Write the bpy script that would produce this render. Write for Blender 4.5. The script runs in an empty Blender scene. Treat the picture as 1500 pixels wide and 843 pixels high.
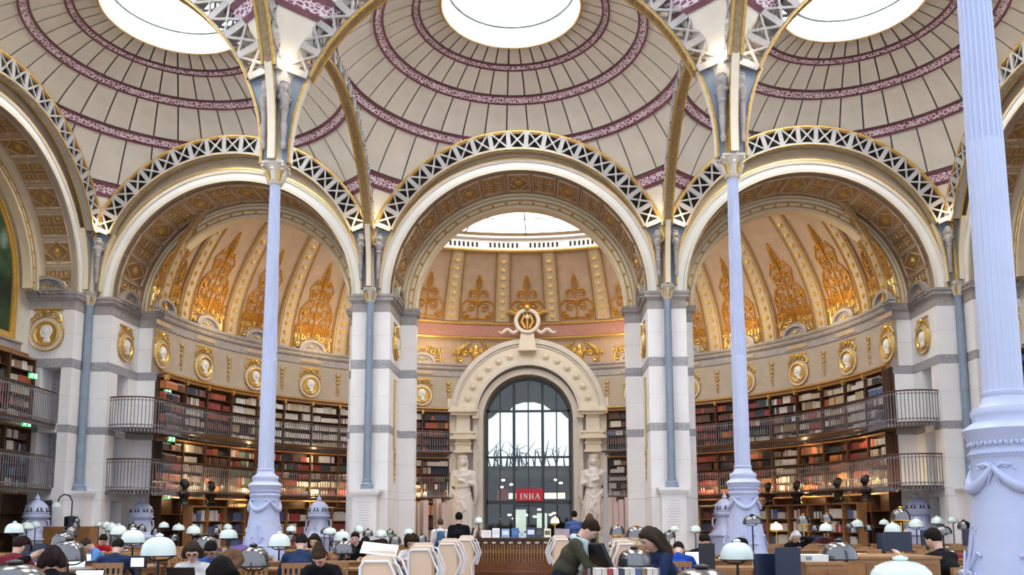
import bpy, bmesh, math, random
from math import sin, cos, pi, sqrt, radians, atan2, hypot
from mathutils import Vector, Matrix
random.seed(7)
S = bpy.context.scene
COL = S.collection
# ------------------------------------------------------------------ camera
cam_d = bpy.data.cameras.new('camera'); cam = bpy.data.objects.new('camera', cam_d); COL.objects.link(cam)
CX, CY, CZ, YAW, PIT, ROL, FPX = 0.9836, -27.6918, 1.4978, 0.0261, 0.1195, -0.0045, 1213.1
_f = Vector((-sin(YAW)*cos(PIT), cos(YAW)*cos(PIT), sin(PIT)))
_r = Vector((cos(YAW), sin(YAW), 0)); _u = _r.cross(_f)
_r2 = _r*cos(ROL)+_u*sin(ROL); _u2 = -_r*sin(ROL)+_u*cos(ROL)
_m = Matrix((_r2, _u2, -_f)).transposed().to_4x4(); _m.translation = Vector((CX, CY, CZ))
cam.matrix_world = _m
cam_d.sensor_width = 36; cam_d.lens = FPX/1500*36
cam_d.shift_x = (750-771.0)/1500; cam_d.shift_y = (619.5-421.5)/1500
cam_d.clip_start = .05; cam_d.clip_end = 300
S.camera = cam
# ------------------------------------------------------------------ world, light, exposure
W = bpy.data.worlds.new('overcast_sky'); S.world = W; W.use_nodes = True
_b = W.node_tree.nodes['Background']; _b.inputs[0].default_value = (.80, .88, 1, 1); _b.inputs[1].default_value = 1.12
S.view_settings.view_transform = 'Standard'; S.view_settings.look = 'None'
S.view_settings.gamma = 1; S.view_settings.use_curve_mapping = False
S.view_settings.exposure = 0.5
SKYLIGHT = 5.0        # strength of the daylit oculus glass
APSE_SKYLIGHT = 2.6
UPLIGHT_W = 9        # the small lamps at the arch springings
COVE_W = 26          # the lamps hidden in the apse cornice
SHELF_W = 26          # the lamps over the bookshelves
def lamp(kind, loc, power, col=(1, .78, .5), size=.1, rot=None, name='light'):
    d = bpy.data.lights.new(name, kind); d.energy = power; d.color = col
    if kind == 'POINT': d.shadow_soft_size = size
    if kind == 'AREA': d.size = size
    o = bpy.data.objects.new(name, d); o.location = loc; COL.objects.link(o)
    if rot: o.rotation_euler = rot
    return o
# ------------------------------------------------------------------ helpers
def sm(o): return o
class MB:
    def __init__(s): s.v = []; s.f = []; s.m = []; s.k = 0
    def mat(s, k): s.k = k; return s
    def add(s, vs, fs, k=None):
        n = len(s.v); s.v.extend([tuple(p) for p in vs])
        s.f.extend([tuple(i+n for i in q) for q in fs]); s.m.extend([s.k if k is None else k]*len(fs)); return s
    def box(s, x0, x1, y0, y1, z0, z1, k=None):
        vs = [(x, y, z) for z in (z0, z1) for y in (y0, y1) for x in (x0, x1)]
        return s.add(vs, [(0, 2, 3, 1), (4, 5, 7, 6), (0, 1, 5, 4), (2, 6, 7, 3), (0, 4, 6, 2), (1, 3, 7, 5)], k)
    def obox(s, c, ax, ay, az, k=None):   # half-axis vectors
        c, ax, ay, az = Vector(c), Vector(ax), Vector(ay), Vector(az)
        vs = [c+ax*a+ay*b+az*d for d in (-1, 1) for b in (-1, 1) for a in (-1, 1)]
        return s.add(vs, [(0, 2, 3, 1), (4, 5, 7, 6), (0, 1, 5, 4), (2, 6, 7, 3), (0, 4, 6, 2), (1, 3, 7, 5)], k)
    def bar(s, p, q, w, h=None, up=(0, 0, 1), k=None):
        p, q = Vector(p), Vector(q); d = q-p; L = d.length
        if L < 1e-6: return s
        d /= L; x = d.cross(Vector(up))
        if x.length < 1e-4: x = d.cross(Vector((1, 0, 0)))
        x.normalize(); y = x.cross(d); h = w if h is None else h
        return s.obox((p+q)/2, x*w/2, d*L/2, y*h/2, k)
    def lathe(s, prof, n=16, c=(0, 0, 0), a0=0, a1=2*pi, k=None, sx=1, sy=1, rot=0, cap=True):
        full = abs(a1-a0-2*pi) < 1e-6; m = n if full else n+1
        vs = [(c[0]+r*cos(a0+(a1-a0)*i/n+rot)*sx, c[1]+r*sin(a0+(a1-a0)*i/n+rot)*sy, c[2]+z) for r, z in prof for i in range(m)]
        fs = []
        for j in range(len(prof)-1):
            for i in range(n):
                i2 = (i+1) % m
                fs.append((j*m+i, j*m+i2, (j+1)*m+i2, (j+1)*m+i))
        if full and cap:
            if prof[0][0] > 1e-4: fs.append(tuple(range(m))[::-1])
            if prof[-1][0] > 1e-4: fs.append(tuple((len(prof)-1)*m+i for i in range(m)))
        return s.add(vs, fs, k)
    def tube(s, pts, r, n=6, k=None, closed=False, caps=True):
        P = [Vector(p) for p in pts]; N = len(P); R = r if isinstance(r, (list, tuple)) else [r]*N
        vs = []; pu = None
        for i, p in enumerate(P):
            a = P[(i-1) % N] if (closed or i > 0) else p; b = P[(i+1) % N] if (closed or i < N-1) else p
            t = (b-a); t = t.normalized() if t.length > 1e-9 else Vector((0, 0, 1))
            if pu is None:
                pu = Vector((0, 0, 1)) if abs(t.z) < .9 else Vector((1, 0, 0))
            x = t.cross(pu); x = x.normalized() if x.length > 1e-6 else t.orthogonal().normalized()
            y = x.cross(t).normalized(); pu = y
            for j in range(n):
                g = 2*pi*j/n; vs.append(p+(x*cos(g)+y*sin(g))*R[i])
        fs = []
        for i in range(N if closed else N-1):
            i2 = (i+1) % N
            for j in range(n):
                j2 = (j+1) % n; fs.append((i*n+j, i*n+j2, i2*n+j2, i2*n+j))
        if not closed and caps:
            fs.append(tuple(range(n))[::-1]); fs.append(tuple((N-1)*n+j for j in range(n)))
        return s.add(vs, fs, k)
    def capsule(s, p, q, r1, r2, n=10, k=None):
        p, q = Vector(p), Vector(q); d = q-p; L = d.length; d = d.normalized() if L > 1e-6 else Vector((0, 0, 1))
        pts = []; rs = []
        for a in (90, 60, 30, 0):
            pts.append(p-d*r1*sin(radians(a))); rs.append(max(1e-3, r1*cos(radians(a))))
        for a in (0, 30, 60, 90):
            pts.append(q+d*r2*sin(radians(a))); rs.append(max(1e-3, r2*cos(radians(a))))
        return s.tube(pts, rs, n, k)
    def ball(s, c, r, n=12, k=None, sc=(1, 1, 1), M=None):
        m = max(4, n//2); vs = []; fs = []
        for j in range(1, m):
            for i in range(n):
                v = Vector((r*sc[0]*sin(pi*j/m)*cos(2*pi*i/n), r*sc[1]*sin(pi*j/m)*sin(2*pi*i/n), r*sc[2]*cos(pi*j/m)))
                vs.append(v)
        vs += [Vector((0, 0, r*sc[2])), Vector((0, 0, -r*sc[2]))]
        if M is not None: vs = [M @ v for v in vs]
        vs = [v+Vector(c) for v in vs]; T = (m-1)*n
        for j in range(m-2):
            for i in range(n): fs.append((j*n+i, (j+1)*n+i, (j+1)*n+(i+1) % n, j*n+(i+1) % n))
        for i in range(n): fs.append((T, i, (i+1) % n)); fs.append((T+1, (m-2)*n+(i+1) % n, (m-2)*n+i))
        return s.add(vs, fs, k)
    def grid(s, fn, nu, nv, k=None, flip=False):
        vs = [fn(i/nu, j/nv) for j in range(nv+1) for i in range(nu+1)]; m = nu+1
        fs = [(j*m+i, j*m+i+1, (j+1)*m+i+1, (j+1)*m+i) for j in range(nv) for i in range(nu)]
        if flip: fs = [q[::-1] for q in fs]
        return s.add(vs, fs, k)
    def prism(s, poly, fn0, fn1, k=None):   # polygon (2-D) mapped by fn0 / fn1 to its two faces
        n = len(poly); vs = [fn0(p) for p in poly]+[fn1(p) for p in poly]
        fs = [tuple(range(n)), tuple(range(2*n-1, n-1, -1))]+[(i, i+n, (i+1) % n+n, (i+1) % n) for i in range(n)]
        return s.add(vs, fs, k)
    def xf(s, M, start=0):
        s.v[start:] = [tuple(M @ Vector(p)) for p in s.v[start:]]; return s
    def mesh(s, name, mats, smooth=None):
        me = bpy.data.meshes.new(name); me.from_pydata(s.v, [], s.f)
        for m in (mats if isinstance(mats, (list, tuple)) else [mats]): me.materials.append(m)
        if any(s.m): me.polygons.foreach_set('material_index', s.m)
        bm = bmesh.new(); bm.from_mesh(me); bmesh.ops.recalc_face_normals(bm, faces=bm.faces); bm.to_mesh(me); bm.free()
        if smooth is not None:
            me.shade_smooth(); me.set_sharp_from_angle(angle=radians(smooth))
        me.update(); return me
    def build(s, name, mats, parent=None, smooth=None, loc=None, rz=0, **kw):
        return put(name, s.mesh(name, mats, smooth), parent, loc, rz, **kw)
def put(name, me, parent=None, loc=None, rz=0, **kw):
    o = bpy.data.objects.new(name, me); COL.objects.link(o)
    if parent: o.parent = parent
    if loc is not None: o.location = loc
    if rz: o.rotation_euler = (0, 0, rz)
    for a, b in kw.items(): o[a] = b
    return o
def empty(name, loc=(0, 0, 0), rz=0, **kw):
    return put(name, None, None, loc, rz, **kw)
def tree(o):
    return [o]+[d for c in KIDS.get(o.name, list(o.children)) for d in tree(c)]
KIDS = {}
def dup(o, loc, rz=0, scale=None, **kw):   # copy a thing and every part below it
    def cp(a, par):
        b = a.copy(); COL.objects.link(b); b.parent = par
        for c in a.children: cp(c, b)
        return b
    r = cp(o, None); r.location = loc; r.rotation_euler = (0, 0, rz)
    if scale: r.scale = scale
    for a, b in kw.items(): r[a] = b
    return r
# ------------------------------------------------------------------ materials
def mat(name, col, rough=.6, metal=0, noise=0, nscale=6, col2=None, emit=0, ecol=None, bump=0, bscale=None, spec=None, trans=0, stretch=None, coat=0):
    m = bpy.data.materials.new(name); m.use_nodes = True; t = m.node_tree; b = t.nodes['Principled BSDF']
    b.inputs['Base Color'].default_value = (*col, 1); b.inputs['Roughness'].default_value = rough; b.inputs['Metallic'].default_value = metal
    if spec is not None: b.inputs['Specular IOR Level'].default_value = spec
    if coat: b.inputs['Coat Weight'].default_value = coat
    if trans: b.inputs['Transmission Weight'].default_value = trans
    if emit:
        b.inputs['Emission Color'].default_value = (*(ecol or col), 1); b.inputs['Emission Strength'].default_value = emit
    if noise or col2 or bump:
        tc = t.nodes.new('ShaderNodeTexCoord'); src = tc.outputs['Object']
        if stretch:
            mp = t.nodes.new('ShaderNodeMapping'); mp.inputs['Scale'].default_value = stretch
            t.links.new(src, mp.inputs[0]); src = mp.outputs[0]
        n = t.nodes.new('ShaderNodeTexNoise'); n.inputs['Scale'].default_value = nscale; n.inputs['Detail'].default_value = 4
        t.links.new(src, n.inputs['Vector'])
        if noise or col2:
            r = t.nodes.new('ShaderNodeValToRGB')
            c2 = col2 or tuple(max(0, c*(1-noise)) for c in col)
            r.color_ramp.elements[0].position = .35; r.color_ramp.elements[1].position = .68
            r.color_ramp.elements[0].color = (*c2, 1); r.color_ramp.elements[1].color = (*col, 1)
            t.links.new(n.outputs['Fac'], r.inputs[0]); t.links.new(r.outputs[0], b.inputs['Base Color'])
        if bump:
            n2 = n
            if bscale:
                n2 = t.nodes.new('ShaderNodeTexNoise'); n2.inputs['Scale'].default_value = bscale; t.links.new(src, n2.inputs['Vector'])
            bp = t.nodes.new('ShaderNodeBump'); bp.inputs['Strength'].default_value = bump; bp.inputs['Distance'].default_value = .02
            t.links.new(n2.outputs['Fac'], bp.inputs['Height']); t.links.new(bp.outputs[0], b.inputs['Normal'])
    return m
M = dict(
 stone=mat('pale_stone', (.88, .87, .88), .75, noise=.05, nscale=1.5, bump=.05, bscale=40),
 stone_d=mat('dressed_stone', (.72, .68, .62), .75, noise=.10, nscale=2),
 friez=mat('tan_frieze', (.52, .44, .34), .7, noise=.10, nscale=3),
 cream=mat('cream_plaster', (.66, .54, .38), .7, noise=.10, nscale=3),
 creaml=mat('light_cream_stone', (.80, .73, .60), .7, noise=.08, nscale=2.5),
 grey=mat('grey_marble', (.45, .45, .49), .45, noise=.35, nscale=14, bump=.02),
 greyc=mat('grey_cornice_stone', (.42, .39, .38), .6, noise=.2, nscale=5),
 dome=mat('dome_faience', (.75, .71, .64), .38, noise=.10, nscale=1.3, bump=.03, bscale=5),
 joint=mat('dark_joint', (.10, .09, .08), .7),
 mauve=mat('mauve_border', (.20, .07, .10), .5, noise=.3),
 gold=mat('gilding', (.85, .56, .16), .32, .75, noise=.25, nscale=20),
 goldp=mat('gold_paint', (.72, .46, .12), .45, .25, noise=.3, nscale=12),
 arab=mat('ochre_gilt_scroll', (.58, .27, .035), .42, .25, noise=.35, nscale=14),
 ochre=mat('ochre_wall', (.60, .44, .28), .62, noise=.14, nscale=2.5),
 ribc=mat('rib_cream', (.56, .45, .32), .65, noise=.1),
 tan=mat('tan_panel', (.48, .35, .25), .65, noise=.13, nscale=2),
 bgold=mat('tarnished_gilt_iron', (.40, .29, .15), .45, noise=.25, nscale=10),
 brown=mat('brown_coffer', (.44, .26, .10), .6, noise=.2, nscale=6),
 iron=mat('pale_painted_iron', (.47, .46, .46), .45, noise=.1),
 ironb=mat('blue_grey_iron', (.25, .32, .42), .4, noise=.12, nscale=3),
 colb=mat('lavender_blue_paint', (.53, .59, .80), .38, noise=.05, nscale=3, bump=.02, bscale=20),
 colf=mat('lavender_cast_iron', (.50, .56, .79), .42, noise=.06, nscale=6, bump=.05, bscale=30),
 white=mat('white_plaster', (.86, .86, .84), .6),
 marble=mat('statue_marble', (.78, .76, .74), .5, noise=.06, nscale=5),
 wood=mat('warm_oak', (.36, .17, .06), .4, noise=.35, nscale=5, stretch=(1, 1, 8)),
 woodl=mat('light_oak', (.42, .225, .095), .42, noise=.25, nscale=5, stretch=(8, 1, 1)),
 woodd=mat('dark_walnut', (.10, .045, .022), .45, noise=.35, nscale=4, stretch=(1, 1, 6)),
 woodr=mat('reddish_mahogany', (.22, .075, .03), .3, noise=.35, nscale=6, stretch=(6, 1, 1), coat=.3),
 beech=mat('pale_beech_laminate', (.86, .65, .48), .45, noise=.06, nscale=3),
 tubew=mat('white_enamelled_tube', (.85, .87, .92), .3),
 archc=mat('warm_arch_stone', (.84, .73, .52), .65, noise=.08, nscale=3),
 railm=mat('gunmetal_railing', (.24, .23, .26), .4, .3),
 black=mat('black_plastic', (.012, .013, .017), .4),
 navy=mat('navy_plastic', (.015, .025, .06), .3),
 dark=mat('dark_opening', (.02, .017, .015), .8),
 bronze=mat('dark_bronze', (.035, .03, .028), .35, .6),
 brass=mat('brass', (.85, .52, .08), .3, .9),
 chrome=mat('smoky_chrome', (.19, .19, .20), .24, .95),
 opal=mat('opal_mint_glass', (.72, .85, .83), .14, coat=.5),
 opaly=mat('opal_lit_glass', (.95, .90, .66), .15, emit=.7, ecol=(1, .85, .45), coat=.5),
 paper=mat('paper', (.86, .85, .82), .7),
 screen=mat('lit_screen', (.5, .6, .75), .2, emit=.9, ecol=(.75, .86, 1)),
 screenb=mat('blue_screen', (.1, .3, .7), .2, emit=.7, ecol=(.12, .42, .95)),
 exitg=mat('green_exit_sign', (.03, .4, .12), .4, emit=.55, ecol=(.05, .7, .2)),
 exitw=mat('exit_sign_white', (.8, 1, .85), .4, emit=1.2, ecol=(.8, 1, .85)),
 red=mat('red_banner', (.62, .02, .05), .5),
 letter=mat('white_lettering', (.9, .88, .86), .5),
 ink=mat('grey_lettering', (.52, .50, .56), .7),
 glass=mat('window_glass', (.80, .86, .86), .03, trans=1.0, spec=.5),
 steel=mat('blue_black_steel', (.05, .065, .075), .4, .3),
 floor=mat('parquet', (.30, .17, .08), .4, noise=.3, nscale=4, stretch=(1, 8, 1)),
 skin=mat('skin', (.72, .46, .36), .5, noise=.06), skin2=mat('tan_skin', (.50, .29, .20), .5, noise=.06),
 lip=mat('lip', (.45, .15, .13), .5), eye=mat('eye', (.02, .016, .014), .2),
)
def skym(name, strength, col=(1, .99, .97)):
    return mat(name, (.9, .9, .9), .5, emit=strength, ecol=col)
M['sky'] = skym('daylit_glass', SKYLIGHT); M['sky2'] = skym('daylit_apse_glass', APSE_SKYLIGHT)
def ring_mat():      # mauve ring with a pale interlace, round the dome's axis
    m = mat('mauve_interlace', (.5, .4, .45), .45); t = m.node_tree; L = t.links; N = t.nodes.new
    tc = N('ShaderNodeTexCoord'); sx = N('ShaderNodeSeparateXYZ'); L.new(tc.outputs['Object'], sx.inputs[0])
    at = N('ShaderNodeMath'); at.operation = 'ARCTAN2'; L.new(sx.outputs[1], at.inputs[0]); L.new(sx.outputs[0], at.inputs[1])
    k = N('ShaderNodeMath'); k.operation = 'MULTIPLY'; k.inputs[1].default_value = 48; L.new(at.outputs[0], k.inputs[0])
    z = N('ShaderNodeMath'); z.operation = 'MULTIPLY'; z.inputs[1].default_value = 17; L.new(sx.outputs[2], z.inputs[0])
    cb = N('ShaderNodeCombineXYZ'); L.new(k.outputs[0], cb.inputs[0]); L.new(z.outputs[0], cb.inputs[1])
    v = N('ShaderNodeTexVoronoi'); v.inputs['Scale'].default_value = .9; v.feature = 'DISTANCE_TO_EDGE'; L.new(cb.outputs[0], v.inputs['Vector'])
    r = N('ShaderNodeValToRGB'); r.color_ramp.elements[0].position = .07; r.color_ramp.elements[1].position = .2
    r.color_ramp.elements[0].color = (.80, .70, .78, 1); r.color_ramp.elements[1].color = (.22, .08, .14, 1)
    L.new(v.outputs['Distance'], r.inputs[0]); L.new(r.outputs[0], t.nodes['Principled BSDF'].inputs['Base Color'])
    return m
M['ring'] = ring_mat()
BOOKC = [(.72, .68, .60), (.60, .54, .44), (.25, .05, .04), (.45, .10, .05), (.14, .07, .05), (.05, .06, .10), (.62, .20, .06), (.10, .14, .12), (.30, .20, .12), (.78, .76, .74), (.10, .16, .36), (.04, .035, .035), (.40, .06, .07), (.52, .40, .24)]
BM = [mat('book_cloth_%s' % n, c, .65, noise=.15, nscale=9) for n, c in zip('ivory buff oxblood rust umber ink orange bottle tan white blue black crimson ochre'.split(), BOOKC)]
# ------------------------------------------------------------------ the setting: floor, domes, walls
ZC, RS = 9.65, 7.15          # centre height and radius of the sail vaults
XB = [-9.97, 0.0, 9.97]; HX = [4.89, 5.08, 4.89]; YB = [-5.03, -15.1]; HY = 5.03
XC = [-14.86, -5.08, 5.08, 14.86]
SPR = 9.32                   # springing of the stone arches
APC, APA, APB = 1.5, 13.4, 12.0   # apse ellipse
fl = empty('floor', kind='structure')
for i in range(9):
    for j in range(13):
        w = .0
        MB().box(-17+i*3.78+.005, -17+(i+1)*3.78-.005, -29+j*3.45+.005, -29+(j+1)*3.45-.005, -.12, 0).build('floor_panel', M['floor'], fl)
# --- sail vault ceilings
PH = pi/40
def sph(r, a, rr=RS): return (r*cos(a), r*sin(a), sqrt(max(0, rr*rr-r*r)))
BANDS = [(2.06, 2.68), (2.86, 3.71), (3.94, 4.97), (5.17, 6.18), (6.36, 7.13)]
RINGS = [(2.68, 2.86), (3.71, 3.94), (4.97, 5.17), (6.18, 6.36)]
def clipmesh(me, hx, hy, rot=0):
    bm = bmesh.new(); bm.from_mesh(me); R = Matrix.Rotation(-rot, 3, 'Z')
    for n, d in (((1, 0, 0), hx), ((-1, 0, 0), hx), ((0, 1, 0), hy), ((0, -1, 0), hy)):
        nn = R @ Vector(n)
        bmesh.ops.bisect_plane(bm, geom=bm.verts[:]+bm.edges[:]+bm.faces[:], plane_co=nn*d, plane_no=nn, clear_outer=True)
    if not bm.faces: bm.free(); return None
    q = bpy.data.meshes.new(me.name); bm.to_mesh(q); bm.free()
    for m in me.materials: q.materials.append(m)
    return q
def panelmesh(r0, r1, nm):
    g = .052
    def fn(u, v):
        r = r0+.02+(r1-r0-.04)*v; h = (PH-g/r*.5)*(2*u-1); return sph(r, h, RS-.0)
    b = MB().grid(fn, 2, 5); n = len(b.v)
    # rim going back into the joint
    e = [fn(0, j/5) for j in range(6)]+[fn(i/2, 1) for i in (1, 2)]+[fn(1, j/5) for j in range(4, -1, -1)]+[fn(.5, 0)]
    o = [tuple(Vector(p)*(1+.03/RS)) for p in e]; k = len(e)
    b.add(e+o, [(i, (i+1) % k, (i+1) % k+k, i+k) for i in range(k)])
    return b.mesh(nm, M['dome'], 40)
PM = [panelmesh(a, b, 'panel') for a, b in BANDS]
def ringmesh(r0, r1, n=160):
    b = MB(); w = .06
    b.grid(lambda u, v: sph(r0+(r1-r0)*v, 2*pi*u, RS-.01), n, 1, 0)
    for a, c in ((r0-w*.5, r0+w*.5), (r1-w*.5, r1+w*.5)):
        b.grid(lambda u, v: sph(a+(c-a)*v, 2*pi*u, RS-.03), n, 1, 1)
    return b.mesh('ornament_ring', [M['ring'], M['mauve']], 40)
RM = [ringmesh(*q) for q in RINGS]
def dome_shell():
    b = MB(); b.grid(lambda u, v: sph(2.04+5.09*v, 2*pi*u, RS+.035), 96, 16); return b.mesh('joint_bed', M['joint'], 40)
DS = dome_shell()
nd = 0
for jy, yc in enumerate(YB):
    for ix, xc in enumerate(XB):
        nd += 1
        d = empty('ceiling' if nd == 1 else 'ceiling.%03d' % (nd-1), (xc, yc, ZC), kind='structure')
        hx, hy = HX[ix], HY
        put('joint_bed', clipmesh(DS, hx, hy), d)
        for bi, (r0, r1) in enumerate(BANDS):
            for i in range(40):
                a = 2*pi*i/40; me = PM[bi]
                if r1 > min(hx, hy)-.05:
                    if jy == 1 and bi == 4 and False: continue
                    ca = max(abs(cos(a-PH)), abs(cos(a+PH)), abs(sin(a-PH)), abs(sin(a+PH)))
                    if r1*ca > min(hx, hy)-.02:
                        me = clipmesh(me, hx, hy, a)
                        if me is None: continue
                        if not me.polygons: continue
                put('panel', me, d, rz=a)
        for q, (r0, r1) in zip(RM, RINGS):
            me = q if r1 < min(hx, hy) else clipmesh(q, hx, hy)
            if me: put('ornament_ring', me, d)
        z0 = sqrt(RS*RS-4.1)
        b = MB().lathe([(2.07, z0-.02), (2.02, z0-.05), (1.98, z0-.02), (1.98, z0+.52), (1.90, z0+.56), (1.90, z0+.62), (2.1, z0+.66)], 64, k=0, cap=False)
        b.lathe([(2.10, z0-.03), (2.05, z0-.07), (2.02, z0-.05), (2.05, z0)], 64, k=1, cap=False)
        b.build('oculus_drum', [M['white'], M['gold']], d, 40)
        MB().lathe([(1.91, z0+.54), (1.86, z0+.52), (1.83, z0+.55), (1.86, z0+.58)], 64, cap=False).build('glazing_ring', M['steel'], d, 40)
        b = MB()
        for i in range(16): b.bar((0, 0, z0+.64), (1.9*cos(i*pi/8), 1.9*sin(i*pi/8), z0+.64), .025, .02)
        b.build('glazing_bar', M['iron'], d)
        MB().lathe([(1e-5, z0+.68), (1.93, z0+.68)], 48).build('oculus_glass', M['sky'], d)
# --- stone piers
LAY = [(0, 1.15, 0), (1.155, 2.28, 0), (2.30, 2.56, 0), (2.565, 3.55, 0), (3.555, 4.53, 0), (4.54, 4.79, 1), (4.80, 5.77, 0), (5.775, 6.74, 0), (6.75, 7.04, 1), (7.05, 7.9, 0), (7.905, 8.73, 0), (8.735, 9.05, 2)]
def stack(par, boxes, skip=None):
    for z0, z1, k in LAY:
        b = MB()
        for x0, x1, y0, y1 in boxes:
            g = .012 if k else 0
            if k: b.box(x0-g, x1+g, y0-g, y1+g, z0, z1)
            else: b.box(x0, x1, y0, y1, z0+.004, z1-.004)
        b.build(('stone_course', 'marble_band', 'architrave')[k], M[('stone', 'grey', 'greyc')[k]], par)
    b = MB()
    for x0, x1, y0, y1 in boxes:
        b.box(x0+.01, x1-.01, y0+.01, y1-.01, 0, 9.05)
    b.build('pier_core', M['stone_d'], par)
    b = MB()
    for x0, x1, y0, y1 in boxes:
        for e, z0, z1 in ((.04, 9.05, 9.12), (.09, 9.12, 9.25), (.12, 9.25, 9.34)):
            b.box(x0-e, x1+e, y0-e, y1+e, z0, z1)
    b.build('cornice', M['greyc'], par)
# relief medallion: local x right, y = out of the wall, z up
def medal_meshes(rad):
    b = MB(); R = Matrix.Rotation(-pi/2, 4, 'X')   # lathe axis -> +y
    b.lathe([(rad, 0), (rad, .05), (rad*.97, .08), (rad*.93, .06)], 36, k=0, cap=False)
    b.lathe([(rad*.93, .05), (rad*.72, .05)], 36, k=1, cap=False)
    b.lathe([(rad*.74, .05), (rad*.72, .10), (rad*.68, .11), (rad*.62, .06), (rad*.5, .035), (1e-4, .03)], 36, k=2)
    for i in range(24):
        a = i*pi/12; b.box(-.012, .012, -.012, .012, .05, .07, 0); b.xf(Matrix.Translation((rad*.82*cos(a), rad*.82*sin(a), 0)), len(b.v)-8)
    b.xf(R); me = b.mesh('medallion', [M['goldp'], M['creaml'], M['gold']], 35)
    h = MB(); s = rad*1.12
    out = [(-.20, -.46), (-.02, -.50), (.14, -.44), (.05, -.30), (.08, -.20), (.22, -.19), (.24, -.10), (.30, -.05), (.27, .03), (.33, .05), (.27, .16), (.27, .28), (.18, .42), (.0, .48), (-.18, .44), (-.30, .28), (-.31, .10), (-.22, -.06), (-.17, -.20), (-.24, -.34)]
    h.prism(out, lambda p: (p[0]*s, .03, p[1]*s), lambda p: (p[0]*s*.9, .115, p[1]*s*.9))
    h.ball((.0, .10, .14*s), .20*s, 10, sc=(1.1, .35, 1.2)); h.ball((-.05*s, .10, -.38*s), .14*s, 8, sc=(1.2, .35, .7))
    return me, h.mesh('portrait_head', M['white'], 50)
MED, POR = medal_meshes(.57)
def scrollpts(cx, cz, r, turns, a0, dirn, n=22):
    return [(cx+r*(1-.85*i/n)*cos(a0+dirn*turns*2*pi*i/n), cz+r*(1-.85*i/n)*sin(a0+dirn*turns*2*pi*i/n)) for i in range(n+1)]
def crest_mesh():     # gilt scrollwork over a medallion
    b = MB()
    for s in (-1, 1):
        for cx, cz, r in ((.30, .58, .13), (.46, .44, .10), (.12, .66, .09)):
            b.tube([(s*x, .05, z) for x, z in scrollpts(cx, cz, r, 1.3, pi*.7, -1, 14)], .022, 5)
        b.tube([(s*.05, .05, .60), (s*.22, .06, .72), (s*.42, .05, .62), (s*.50, .05, .36)], .02, 5)
        b.ball((s*.50, .04, .22), .05, 8, sc=(.7, .6, 1.6))
    b.ball((0, .06, .72), .07, 8)
    b.box(-.48, .48, 0, .03, .76, .84)
    return b.mesh('gilt_crest', M['gold'], 40)
CREST = crest_mesh()
def pediment_meshes():  # small segmental pediment breaking the cornice
    b = MB(); w = .66
    b.box(-w, w, -.02, .20, 0, .07, 0); b.box(-w*.93, w*.93, -.02, .13, -.06, 0, 0)
    for i in range(7): b.box(-w*.9+i*w*.3-.045, -w*.9+i*w*.3+.045, 0, .19, -.10, -.03, 0)
    arc = [(w*.98*cos(pi*i/14), .05+.46*sin(pi*i/14)) for i in range(15)]; ins = [(.80*x, .05+(z-.05)*.76) for x, z in arc]
    for i in range(14):
        q = [arc[i], arc[i+1], ins[i+1], ins[i]]
        b.prism(q, lambda p: (p[0], -.02, p[1]), lambda p: (p[0], .20, p[1]), 0)
    b.prism(ins+[], lambda p: (p[0], -.02, p[1]), lambda p: (p[0], .06, p[1]), 1)
    me = b.mesh('pediment', [M['greyc'], M['grey']], 40)
    g = MB(); g.ball((0, .08, .16), .07, 8)
    for s in (-1, 1):
        g.tube([(s*x, .08, z) for x, z in scrollpts(.19, .14, .09, 1.2, pi, -1, 12)], .018, 5); g.tube([(0, .08, .1), (s*.2, .08, .05), (s*.42, .07, .07)], .016, 5)
    pts = [(w*1.0*cos(pi*i/14), .20, .055+.475*sin(pi*i/14)) for i in range(15)]; g.tube(pts, .014, 5)
    return me, g.mesh('gilt_shell', M['gold'], 40)
PED, PEDG = pediment_meshes()
def drop_mesh():      # pendant trail of gilt bell-flowers
    b = MB()
    for i, r in enumerate((.10, .075, .085, .06, .06, .04)):
        z = .45-.18*i; b.ball((0, .03, z), r, 8, sc=(1, .35, .9))
        for s in (-1, 1): b.tube([(0, .03, z-.02), (s*r*1.3, .03, z+.03), (s*r*.9, .03, z+.10)], .014, 4)
    b.bar((0, .02, .5), (0, .02, -.55), .014)
    return b.mesh('bellflower_drop', M['goldp'], 40)
DROP = drop_mesh()
def medallion(par, loc, rz, sc=1, crest=True, ped=True):
    """rz: local +y points out of the wall"""
    m = put('medallion', MED, par, loc, rz); p = put('portrait_head', POR, m); m.scale = (sc, 1, sc)
    if crest: put('gilt_crest', CREST, m)
    if ped:
        q = put('pediment', PED, par, (loc[0], loc[1], 9.34), rz); put('gilt_shell', PEDG, q)
    return m
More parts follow.
